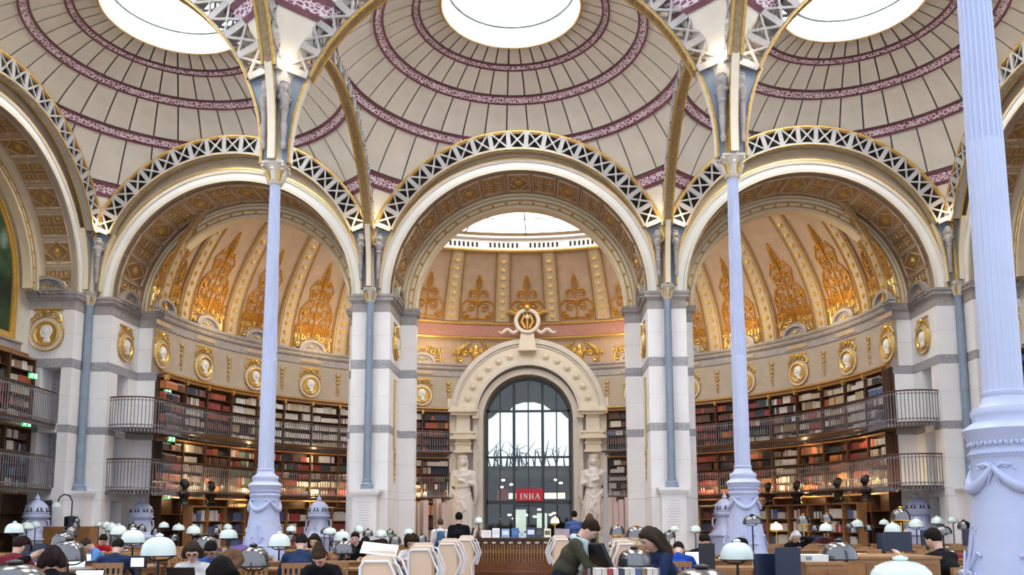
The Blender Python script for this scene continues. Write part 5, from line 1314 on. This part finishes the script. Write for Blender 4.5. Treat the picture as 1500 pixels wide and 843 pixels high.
def laptop(x, y, rz, lab, lit=True, white=False):
    o = empty('laptop', (x, y, .78), rz, label=lab, category='laptop'); k = M['iron'] if white else M['black']
    MB().box(-.16, .16, -.11, .11, 0, .016).build('keyboard', k, o)
    q = MB().box(-.16, .16, -.006, .006, 0, .22).build('lid', k, o, loc=(0, .11, .016)); q.rotation_euler = (-.3, 0, 0)
    MB().box(-.15, .15, -.008, -.006, .012, .21).build('screen', M['screen'] if lit else M['black'], q)
laptop(px(106, 8.6), CY+8.75, 0, 'laptop with white lit screen in front of the left chrome lamp'); laptop(px(274, 9.5), CY+9.5, pi, 'black laptop opened before the woman in a white sweater', False)
laptop(px(40, 12), CY+13.3, .5, 'white laptop behind the bottom left chrome lamp', True, True); laptop(px(1375, 13.6), CY+13.6, 0, 'laptop with white lit page below the lamp above the man in black')
laptop(px(1018, 13.5), CY+13.5, .3, 'small laptop left of the striped girl', True); laptop(px(497, 17.8), CY+17.8, 0, 'laptop behind the chrome lamp by the left pedestal', True, True)
# oak cabinets at the right
def cabinet(x0, x1, D0, D1, h, lab, tray=False):
    o = empty('oak_cabinet', ((x0+x1)/2, CY+D0, 0), label=lab, category='cabinet'); w = (x1-x0)/2; d = D1-D0
    MB().box(-w, w, 0, d, 0, h-.03).build('carcass', M['woodl'], o); MB().box(-w-.02, w+.02, -.02, d+.02, h-.03, h).build('top_board', M['woodl'], o)
    n = 2
    for i in range(n): MB().box(-w+.02+2*w*i/n*.98, -w+.02+2*w*(i+1)/n*.98-.03, -.015, 0, .06, h-.08).build('door', M['wood'], o)
    return o
cabinet(px(1172, 9.0), px(1225, 9.0), 9.0, 9.5, 1.06, 'light oak cabinet below the chrome lamp at the right, with a paper tray on top')
o = cabinet(px(1254, 10.3), px(1361, 10.3), 10.3, 11.2, 1.06, 'light oak counter in front of the navy monitors at the right')
t = empty('paper_tray', (px(1182, 9.2), CY+9.25, 1.06), label='white paper tray on the oak cabinet at the right', category='tray')
MB().box(-.11, .13, -.15, .15, 0, .07).build('tray_body', M['white'], t); MB().box(-.11, -.05, -.155, -.15, .015, .055).build('label_plate', M['ironb'], t)
c = cabinet(-15.0, -13.5, 26.0, 26.5, 1.42, 'long oak counter at the far left before the grey pedestal')
# papers and open books on the tables
pr = random.Random(21); np_ = [0]
def cnt(): np_[0] += 1; return nth(np_[0]-1)
for a, b_, y, ri in TABS:
    if ri in (0,): continue
    np_[0] = 0
    for x in sorted(a+.3+(b_-a-.6)*pr.random() for _ in range(int((b_-a)/.85))):
        yy = y+pr.choice((-.42, .42))+pr.uniform(-.08, .08); sd = 'left' if x < 0 else 'right'
        if pr.random() < .55:
            o = put('open_book', None, None, (x, yy, .78), pr.uniform(-.4, .4), label='open book on the %s-row %s %s table, %s item from its left end' % (ORDW[ri], sd, secname(a), cnt()), category='book', group='open books on the tables')
            MB().box(-.17, .17, -.12, .12, 0, .008).build('cover', BM[pr.randrange(14)], o)
            b = MB()
            for s in (-1, 1): b.prism([(0, .008), (s*.16, .008), (s*.16, .018), (s*.08, .034), (0, .022)], lambda p: (p[0], -.11, p[1]), lambda p: (p[0], .11, p[1]))
            b.build('pages', M['paper'], o)
        else:
            n = pr.randint(2, 4); o = None; nm_ = cnt()
            for k in range(n):
                h = .03+.02*pr.random(); c = pr.randrange(14)
                o = put('stacked_book', None, None, (x+pr.uniform(-.01, .01), yy, .78+sum(HS) if k else .78), pr.uniform(-.3, .3), label='%s book, %s up in a pile, %s-row %s %s table, %s item from left' % (LOOKS[c], nth(k), ORDW[ri], sd, secname(a), nm_), category='book', group='piled books on the tables')
                HS = [h] if k == 0 else HS+[h]
                MB().box(-.1, .1, -.14, .14, 0, h).build('cover', BM[c], o); MB().box(-.098, .104, -.136, .136, .005, h-.005).build('pages', M['paper'], o)
# book cart by the reading man, with bindings
ct = empty('book_cart', (px(905, 8.6), CY+8.5, 0), .1, label='metal book cart by the reading man, loaded with pale files', category='cart')
for z in (.3, .72): MB().box(-.3, .42, -.18, .18, z, z+.03).build('shelf', M['railm'], ct)
for sx in (-.3, .42):
    for sy in (-.17, .17): MB().box(sx-.015, sx+.015, sy-.015, sy+.015, .08, 1.02 if sy > 0 else .9).build('upright', M['railm'], ct)
for sx in (-.28, .40):
    for sy in (-.16, .16): MB().lathe([(.04, -.02), (.04, .02)], 10).build('caster', M['black'], ct, loc=(sx, sy, .05))
for i in range(11):
    c = (9, 0, 12, 9, 5, 0, 9, 10, 8, 9, 0)[i]
    o = empty('file_binder', (px(905, 8.6)-.24+.056*i, CY+8.5, .75), .1, label='%s binder on the cart by the reading man, %s in the row' % (LOOKS[c], ('first', 'second', 'third', 'fourth', 'fifth', 'sixth', 'seventh', 'eighth', 'ninth', 'tenth', 'last')[i]), category='binder')
    MB().box(-.025, .025, -.13, .13, 0, .28).build('cover', BM[c], o); MB().box(-.015, .015, -.134, -.13, .08, .2).build('spine_label', M['paper'], o)
# display screen (tilted) the man uses
o = empty('catalogue_screen', (px(876, 9.2), CY+9.25, 0), -1.15, label='tilted dark catalogue screen on a post in front of the reading man', category='monitor')
MB().box(-.03, .03, -.03, .03, 0, 1.0).build('post', M['railm'], o); q = MB().box(-.24, .24, -.02, .02, -.2, .2).build('casing', M['black'], o, loc=(0, 0, 1.08)); q.rotation_euler = (.45, 0, 0); MB().box(-.16, .16, -.14, .14, 0, .02).build('foot', M['railm'], o)
# a slender grey post beside it and the small bent reading lamp at the far left
o = empty('slim_post', (px(886, 12), CY+12, 0), label='slim pale metal post right of the reading man', category='post'); MB().lathe([(.15, 0), (.15, .02), (.03, .03), (.03, 2.2), (.035, 2.21), (1e-4, 2.22)], 12).build('pole', M['iron'], o, 40)
o = empty('gooseneck_lamp', (px(98, 26.2), CY+26.2, 1.42), label='black gooseneck lamp with pale shade on the counter at the far left', category='lamp')
MB().lathe([(.2, 0), (.2, .3), (.06, .34)], 12).build('base', M['black'], o, 40); MB().tube([(0, 0, .3), (0, 0, .8), (-.1, 0, .98), (-.28, 0, 1.02), (-.42, 0, .92), (-.46, 0, .78)], .022, 8).build('neck', M['black'], o, 40); MB().lathe([(.15, 0), (.12, .1), (.04, .16)], 14).build('shade', M['opal'], o, 40, loc=(-.5, 0, .62))
# ordinary objects seen on tables: a purple cloth, tissue box
o = put('purple_coat', MB().ball((0, 0, .1), .3, 12, sc=(1.2, .6, .8)).mesh('purple_coat', mat('violet_cloth', (.13, .07, .30), .8), 60), None, (px(350, 16.8), CY+16.9, .72), 0, label='violet coat heaped on the table left of the left free column', category='coat')
# ------------------------------------------------------------------ people
PMAT = {}
def cloth(name, c):
    if name not in PMAT: PMAT[name] = mat(name, c, .85, noise=.25, nscale=9, spec=.12)
    return PMAT[name]
def ik(S, H, l1, l2, hint):
    d = H-S; L = min(d.length, (l1+l2)*.995); dn = d.normalized(); H = S+dn*L
    a = (l1*l1-l2*l2+L*L)/(2*L); h = sqrt(max(0, l1*l1-a*a)); hv = hint-dn*hint.dot(dn); hv.normalize()
    return S+dn*a+hv*h, H
def hand(b, W, fwd, side, s, curl=.5):
    """palm with four fingers and a thumb; fwd = direction of the fingers, side = towards the thumb"""
    fwd = fwd.normalized(); side = (side-fwd*side.dot(fwd)).normalized(); dn = fwd.cross(side)*(1 if s > 0 else -1)
    if dn.z > 0: dn = -dn
    b.capsule(W, W+fwd*.05, .026, .034, 8); b.obox(W+fwd*.06, side*.036, fwd*.035, dn*.013)
    for i, (o, L) in enumerate(((.027, .070), (.009, .080), (-.010, .074), (-.028, .058))):
        p = W+fwd*.092+side*o; q = p+fwd*L*.5+dn*L*.12*curl*2; r = q+fwd*L*.38*(1-curl*.4)+dn*L*.45*curl
        b.tube([p-fwd*.02, p, q, r], [.0095, .010, .009, .0075], 6)
    p = W+fwd*.03+side*.032; b.tube([p-side*.01, p+side*.022+fwd*.02, p+side*.030+fwd*.05+dn*.01], [.011, .0105, .008], 6)
def person(label, x, y, rz, pose='sit', lean=12, pitch=25, turn=0, top=('dark_top', (.02, .02, .025)), hair=(.03, .02, .015), hstyle='short', skin='skin', trousers=(.03, .035, .06), hands=None, fem=False, scale=1, extra=None):
    o = empty('person', (x, y, 0), rz, label=label, category='person'); o.scale = (scale,)*3
    sit = pose == 'sit'; P = Vector((0, 0, .53 if sit else .96)); R = Matrix.Rotation(radians(lean), 3, 'X')
    U = lambda a, b_, c: P+R @ Vector((a, b_, c))
    sw = .165 if fem else .19
    chest, neck, hc = U(0, 0, .30), U(0, .0, .49), U(0, -.03, .665)
    HR = Matrix.Rotation(radians(turn), 3, 'Z') @ R @ Matrix.Rotation(radians(pitch), 3, 'X')
    HB = U(0, -.005, .55); hc = HB+HR @ Vector((0, -.02, .11))
    F = lambda a, b_, c: hc+HR @ Vector((a, b_, c))
    b, t, q = MB(), MB(), MB()
    # trunk and head
    for m, g in ((b, 0), (t, .022)):
        m.capsule(P+Vector((0, 0, .02)), U(0, 0, .2), .135+g, .115+g, 12); m.capsule(U(-.05, 0, .28), U(.05, 0, .28), .12+g, .12+g, 12); m.capsule(U(-.055, 0, .12), U(.055, 0, .12), .10+g, .10+g, 12)
        m.capsule(U(-sw+.05, 0, .41), U(sw-.05, 0, .41), .068+g, .068+g, 10)
    if fem: t.capsule(U(-.07, -.10, .28), U(.07, -.10, .28), .075, .075, 10)
    b.capsule(U(0, .0, .42), HB+HR @ Vector((0, 0, .02)), .055, .052, 10)
    t.capsule(U(0, .01, .44), U(0, .0, .485), .078, .066, 10)
    s0 = len(b.v); b.ball((0, 0, 0), .105, 16, sc=(.78, .95, 1.12)); b.ball((0, -.035, -.065), .062, 10, sc=(.92, .9, .85)); b.ball((0, -.105, -.018), .017, 8, sc=(.8, 1.1, 1.5)); b.ball((0, -.098, .02), .012, 6, sc=(.7, .7, 2))
    for s in (-1, 1): b.ball((s*.084, .012, -.01), .022, 8, sc=(.45, .8, 1.3))
    b.xf(Matrix.Translation(hc) @ HR.to_4x4(), s0)
    # arms
    hx = hands or ([(-.14, -.42, .82), (.14, -.42, .82)] if sit else [(-.24, -.02, .80), (.24, -.02, .80)])
    for s, h in zip((-1, 1), hx):
        S_ = U(s*sw, 0, .42); E_, W_ = ik(S_, Vector(h), .29, .26, Vector((s*.6, .35, -.7)))
        b.capsule(S_, E_, .045, .036, 8); b.capsule(E_, W_, .036, .026, 8)
        t.capsule(S_, E_, .068, .056, 10); t.capsule(E_, E_+(W_-E_)*.93, .056, .042, 10)
        fwd = (W_-E_).normalized(); hand_jobs.append((o.name, W_, fwd, Vector((-s, -.2, .1)), s))
    # legs
    for s in (-1, 1):
        hip = P+Vector((s*.09, 0, -.02))
        if sit: k, a = Vector((s*.11, -.43, .52)), Vector((s*.11, -.40, .09))
        else: k, a = Vector((s*.10, -.02, .50)), Vector((s*.10, .02+.06*s, .09))
        for m, g in ((b, 0), (q, .018)):
            m.capsule(hip, k, .072+g, .052+g, 10); m.capsule(k, a, .052+g, .036+g*1.3, 10)
        b.capsule(a+Vector((0, .03, -.04)), a+Vector((0, -.13, -.05)), .036, .03, 8)
    q.capsule(P+Vector((-.06, 0, .0)), P+Vector((.06, 0, .0)), .135, .135, 12)
    sk = M[skin]
    me = fuse(b, .0165, 3); me.materials.clear(); me.materials.append(sk); me.name = 'body'
    extra_b = MB()
    for nm, W_, fwd, sd, s in [j for j in hand_jobs if j[0] == o.name]: hand(extra_b, W_, fwd, sd, s)
    bm = bmesh.new(); bm.from_mesh(me); tm = extra_b.mesh('hands', sk, 60); bm.from_mesh(tm); bm.to_mesh(me); bm.free(); me.shade_smooth()
    body = put('body', me, o)
    e = MB()
    for s in (-1, 1): s0 = len(e.v); e.ball((s*.034, -.088, .012), .0125, 8, 0, sc=(1.2, .6, .8)); e.bar((s*.052, -.093, .035), (s*.018, -.099, .038), .008, .006, k=2); e.xf(Matrix.Translation(hc) @ HR.to_4x4(), s0)
    s0 = len(e.v); e.ball((0, -.094, -.058), .019, 8, 1, sc=(1.1, .5, .38)); e.xf(Matrix.Translation(hc) @ HR.to_4x4(), s0)
    e.build('face_features', [M['eye'], M['lip'], cloth('brow', (.05, .03, .02))], body, 60)
    fput('top_garment', t, .019, cloth(*top), o, 3); fput('trousers', q, .02, cloth('trousers_%.2f' % trousers[2], trousers), o, 3)
    sh = MB()
    for s in (-1, 1):
        a = Vector((s*.11, -.40, .05)) if sit else Vector((s*.10, .02+.06*s, .05)); sh.capsule(a+Vector((0, .045, 0)), a+Vector((0, -.15, -.008)), .05, .042, 8)
    sh.build('shoe', M['black'], o, 60)
    # hair
    h = MB(); h.ball((0, .022, .03), .108, 14, sc=(.86, .98, 1.05)); h.ball((0, -.035, .085), .065, 10, sc=(1.1, .9, .6))
    if hstyle in ('long', 'curly', 'bob'):
        L = {'long': -.30, 'bob': -.13, 'curly': -.12}[hstyle]
        for s in (-1, 1): h.tube([(s*.07, -.01, .06), (s*.096, .02, -.03), (s*.095, .03, L*.7), (s*.07, .05, L)], [.04, .042, .046, .02], 8)
        h.tube([(0, .07, .05), (0, .10, -.04), (0, .10, L*.7), (0, .09, L-.02)], [.07, .075, .075, .03], 8)
        if hstyle == 'curly':
            rq = random.Random(4)
            for i in range(46):
                a, z = rq.uniform(-.35, pi+.35), rq.uniform(-.10, .12); r = .105*sqrt(max(.1, 1-(z/.16)**2)); h.ball((r*1.1*cos(a), .02+r*sin(a), z), .036, 6)
    if hstyle == 'bun': h.ball((0, .10, .10), .05, 10)
    if hstyle == 'tail': h.tube([(0, .10, .06), (0, .16, .02), (0, .15, -.10), (0, .12, -.2)], [.03, .04, .035, .01], 8)
    h.xf(Matrix.Translation(hc) @ HR.to_4x4()); fput('hair', h, .014, cloth('hair_%.3f' % hair[0], hair), o, 2)
    if extra: extra(o, U, F, HR, hc)
    return o
hand_jobs = []
def at(x, D): return px(x, D), CY+D
def P(label, x, D, facing, **kw):
    X, Y = at(x, D); return person(label, X, Y, facing, **kw)
NAVY = ('navy_cloth', (.02, .035, .10)); BLACK = ('black_cloth', (.012, .012, .015)); WHITE = ('white_knit', (.80, .78, .80)); BLUE = ('blue_cloth', (.05, .13, .42)); RED = ('red_cloth', (.50, .02, .03)); GREEN = ('sage_jacket', (.24, .29, .19)); OLIVE = ('olive_coat', (.075, .075, .05)); MAROON = ('maroon_cloth', (.18, .02, .03)); DENIM = ('denim_cloth', (.07, .12, .30))
HT = .78+.06
def glasses(o, U, F, HR, hc):
    b = MB()
    for s in (-1, 1): b.tube([F(s*.036+.028*cos(a*pi/5), -.104, .012+.022*sin(a*pi/5)) for a in range(10)], .004, 4, closed=True); b.tube([F(s*.064, -.10, .015), F(s*.085, -.02, .015)], .004, 4)
    b.build('spectacles', M['black'], o)
def scarf(o, U, F, HR, hc):
    b = MB(); b.tube([U(.09*cos(a*pi/6), .09*sin(a*pi/6)-.01, .48+.01*sin(a)) for a in range(12)], .042, 8, closed=True)
    b.tube([U(.07, -.10, .46), U(.08, -.17, .30), U(.09, -.165, .10), U(.09, -.15, -.02)], [.04, .038, .04, .035], 8); b.tube([U(-.06, -.10, .46), U(-.05, -.17, .32), U(-.06, -.165, .16)], [.04, .036, .034], 8)
    fput('scarf', b, .016, cloth('pale_blue_scarf', (.62, .72, .74)), o, 2)
def pack(col, nm):
    def f(o, U, F, HR, hc):
        b = MB(); b.capsule(U(0, .20, .08), U(0, .20, .34), .13, .11, 12); b.capsule(U(-.07, .22, .12), U(.07, .22, .12), .10, .10)
        for s in (-1, 1): b.tube([U(s*.10, .16, .40), U(s*.12, .0, .50), U(s*.11, -.15, .36), U(s*.11, -.10, .10), U(s*.12, .14, .06)], .022, 6)
        fput('backpack', b, .02, cloth(nm, col), o, 3)
        c = MB(); c.capsule(U(-.04, .335, .12), U(.04, .335, .12), .05, .05, 8); fput('pack_pocket', c, .014, cloth('pale_pocket', (.45, .55, .50)), o, 2)
    return f
def mug(o, U, F, HR, hc):
    b = MB(); b.box(-.11, .11, -.50, -.48, .90, 1.06); b.build('held_page', M['paper'], o)
    c = MB(); c.box(-.05, .05, -.506, -.50, 1.0, 1.04); c.build('print_block', M['black'], o)
# the standing people
P('man in an olive coat and pale scarf standing bent over a screen, facing right', 822, 9.35, pi/2-.15, pose='stand', lean=25, pitch=24, top=OLIVE, hair=(.035, .02, .013), hands=[(-.12, -.55, .98), (.16, -.56, 1.0)], trousers=(.02, .02, .03), extra=scarf, scale=.93)
P('man in black standing with back turned at the left end of the desk', 672, 19.4, pi+.1, pose='stand', lean=0, pitch=8, top=BLACK, hair=(.012, .01, .01), scale=.99)
P('person in white with a blue backpack walking away, left of the black jacket', 645, 21.3, pi+.2, pose='stand', lean=3, pitch=8, top=WHITE, hair=(.09, .06, .04), trousers=(.06, .12, .30), extra=pack((.08, .15, .25), 'blue_grey_backpack'), scale=.91)
P('person in a blue jacket standing with back turned right of the desk', 840, 24.6, pi-.1, pose='stand', lean=2, pitch=6, top=DENIM, hair=(.02, .015, .012), trousers=(.02, .02, .03), scale=1.04)
P('person in a sage-green jacket with shoulder bag standing before the right caryatid', 862, 25.2, pi-.25, pose='stand', lean=2, pitch=6, top=GREEN, hair=(.12, .06, .04), hstyle='bob', trousers=(.03, .03, .035), scale=1.0, fem=True)
# the seated readers, left side
def seat(label, x, D, facing, chairs=True, **kw):
    X, Y = at(x, D)
    if chairs:
        # move the nearest chair under the reader, if there is one
        n = [c for c in bpy.data.objects if c.name.startswith('library_chair') and (c.location.x-X)**2+(c.location.y-Y)**2 < .30]
        for c in n[1:]:
            for k in list(c.children): bpy.data.objects.remove(k)
            bpy.data.objects.remove(c)
        if n: c = n[0]; c.location = (X, Y, 0); c.rotation_euler = (0, 0, facing)
        else: chair(X, Y, facing, 'light oak slat-back chair under the ' + ' '.join(label.split(',')[0].split()[:9]), 'chairs in use')
        c_ = n[0] if n else None
        if c_: c_['label'] = ('light oak slat-back chair under the ' + ' '.join(label.split(',')[0].split()[:9])); c_['group'] = 'chairs in use'
    return person(label, X, Y, facing, **kw)
seat('dark-haired reader in black with a hand raised, behind the left chrome lamp', 72, 8.3, pi+.5, lean=14, pitch=20, top=BLACK, hair=(.022, .012, .012), hstyle='bob', hands=[(-.14, -.40, .84), (.20, -.24, 1.16)])
seat('blurred reader in maroon at the far left edge', 12, 12.8, pi, lean=10, pitch=18, top=MAROON, hair=(.03, .012, .012))
seat('reader with dark hair and blue top beside the left monitors', 37, 14.8, 0, lean=10, pitch=20, top=DENIM, hair=(.03, .022, .018), hstyle='long', fem=True)
seat('reader in a bright red jacket at the left, below the small white lamps', 141, 19.2, .9, lean=14, pitch=30, top=RED, hair=(.025, .018, .015))
seat('reader in a sky-blue shirt leaning over papers, before the red jacket', 150, 17.1, -.9, lean=24, pitch=35, top=('sky_blue_shirt', (.12, .30, .66)), hair=(.05, .035, .025), skin='skin')
seat('reader in a navy jumper seen from behind, under the second left white lamp', 163, 12.9, pi+.2, lean=16, pitch=25, top=NAVY, hair=(.02, .015, .012))
seat('woman in a white sweater with spectacles reading before a black laptop', 286, 10.5, .1, lean=10, pitch=26, turn=12, top=WHITE, hair=(.05, .025, .018), hstyle='bob', fem=True, extra=glasses)
seat('young man in a royal-blue jacket bent over his notes, behind the woman in white', 313, 12.3, .2, lean=16, pitch=32, top=BLUE, hair=(.02, .016, .014), skin='skin2')
seat('blond-brown head seen from behind, in front of the woman in white', 313, 8.2, pi-.3, lean=20, pitch=30, top=('grey_wool', (.22, .2, .2)), hair=(.15, .085, .045), hstyle='bob')
seat('dark-haired reader at the bottom edge left of the large chrome lamp', 338, 7.4, .1, lean=20, pitch=42, top=BLACK, hair=(.012, .01, .01), hstyle='long', fem=True)
seat('woman in maroon holding up a page, before the left heating stove', 463, 14.8, 0, lean=4, pitch=16, top=MAROON, hair=(.035, .022, .018), hstyle='long', fem=True, hands=[(-.10, -.44, .98), (.10, -.44, .98)], extra=mug)
seat('reader in a dotted navy jumper with back turned, before the woman in maroon', 438, 12.7, pi+.15, lean=16, pitch=20, top=('dotted_navy_knit', (.03, .05, .12)), hair=(.025, .014, .011), scale=1.05)
seat('woman in a black scoop-neck top looking down, bottom centre left', 477, 9.9+.35, 0, lean=18, pitch=38, top=BLACK, hair=(.06, .038, .022), hstyle='bun', fem=True)
seat('young person in black looking up, left of the reader hiding the face', 521, 16.8, .1, lean=4, pitch=8, top=BLACK, hair=(.02, .016, .014), hands=[(-.14, -.42, .82), (.14, -.42, .82)])
seat('reader hiding the face behind a hand, before the inscribed left pedestal', 537, 14.8, .15, lean=16, pitch=30, top=BLACK, hair=(.02, .015, .013), hstyle='bob', hands=[(-.12, -.38, .83), (.04, -.22, 1.14)])
seat('reader in a dark blue hooded top with back turned, right of the hidden face', 556, 13.3-.5, pi, lean=18, pitch=30, top=NAVY, hair=(.03, .02, .018))
seat('curly-haired reader in white, behind the upended beech tables', 604, 14.9, .1, lean=10, pitch=24, top=WHITE, hair=(.035, .018, .014), hstyle='curly', fem=True)
# right side
seat('woman with long brown hair and a dark blue jacket bending left over a book', 972, 10.2, -pi/2+.35, lean=12, pitch=22, top=NAVY, hair=(.05, .032, .02), hstyle='long', fem=True, scale=1.12)
seat('reader in a bright blue top seen from behind, under the thin-stemmed chrome lamp', 988, 12.8, pi-.2, lean=26, pitch=38, top=('cobalt_top', (.02, .07, .40)), hair=(.03, .025, .03))
seat('dark-clothed reader with a small laptop, right of the right pier', 1017, 14.9, .5, lean=12, pitch=22, top=BLACK, hair=(.02, .015, .013))
seat('girl in a striped top bending to write, before the right heating stove', 1056, 14.7, .8, lean=24, pitch=34, top=('striped_top', (.42, .30, .27)), hair=(.012, .01, .01), hstyle='bob', fem=True)
seat('woman in a white headscarf resting her face on a hand, right side', 1152, 19.2, .2, lean=14, pitch=24, top=BLACK, hair=(.75, .73, .76), hstyle='bob', fem=True, hands=[(-.12, -.36, .84), (.10, -.22, 1.12)])
seat('small distant reader under the white lamp before the right low shelves', 1199, 23.5, .1, lean=8, pitch=18, top=('wine_top', (.12, .03, .03)), hair=(.05, .03, .02))
seat('man in black with back turned, one arm reaching left, at the right', 1374, 11.0, pi+.45, lean=14, pitch=12, top=BLACK, hair=(.02, .014, .011), hands=[(-.14, -.40, .86), (.34, -.42, .95)], scale=1.08)
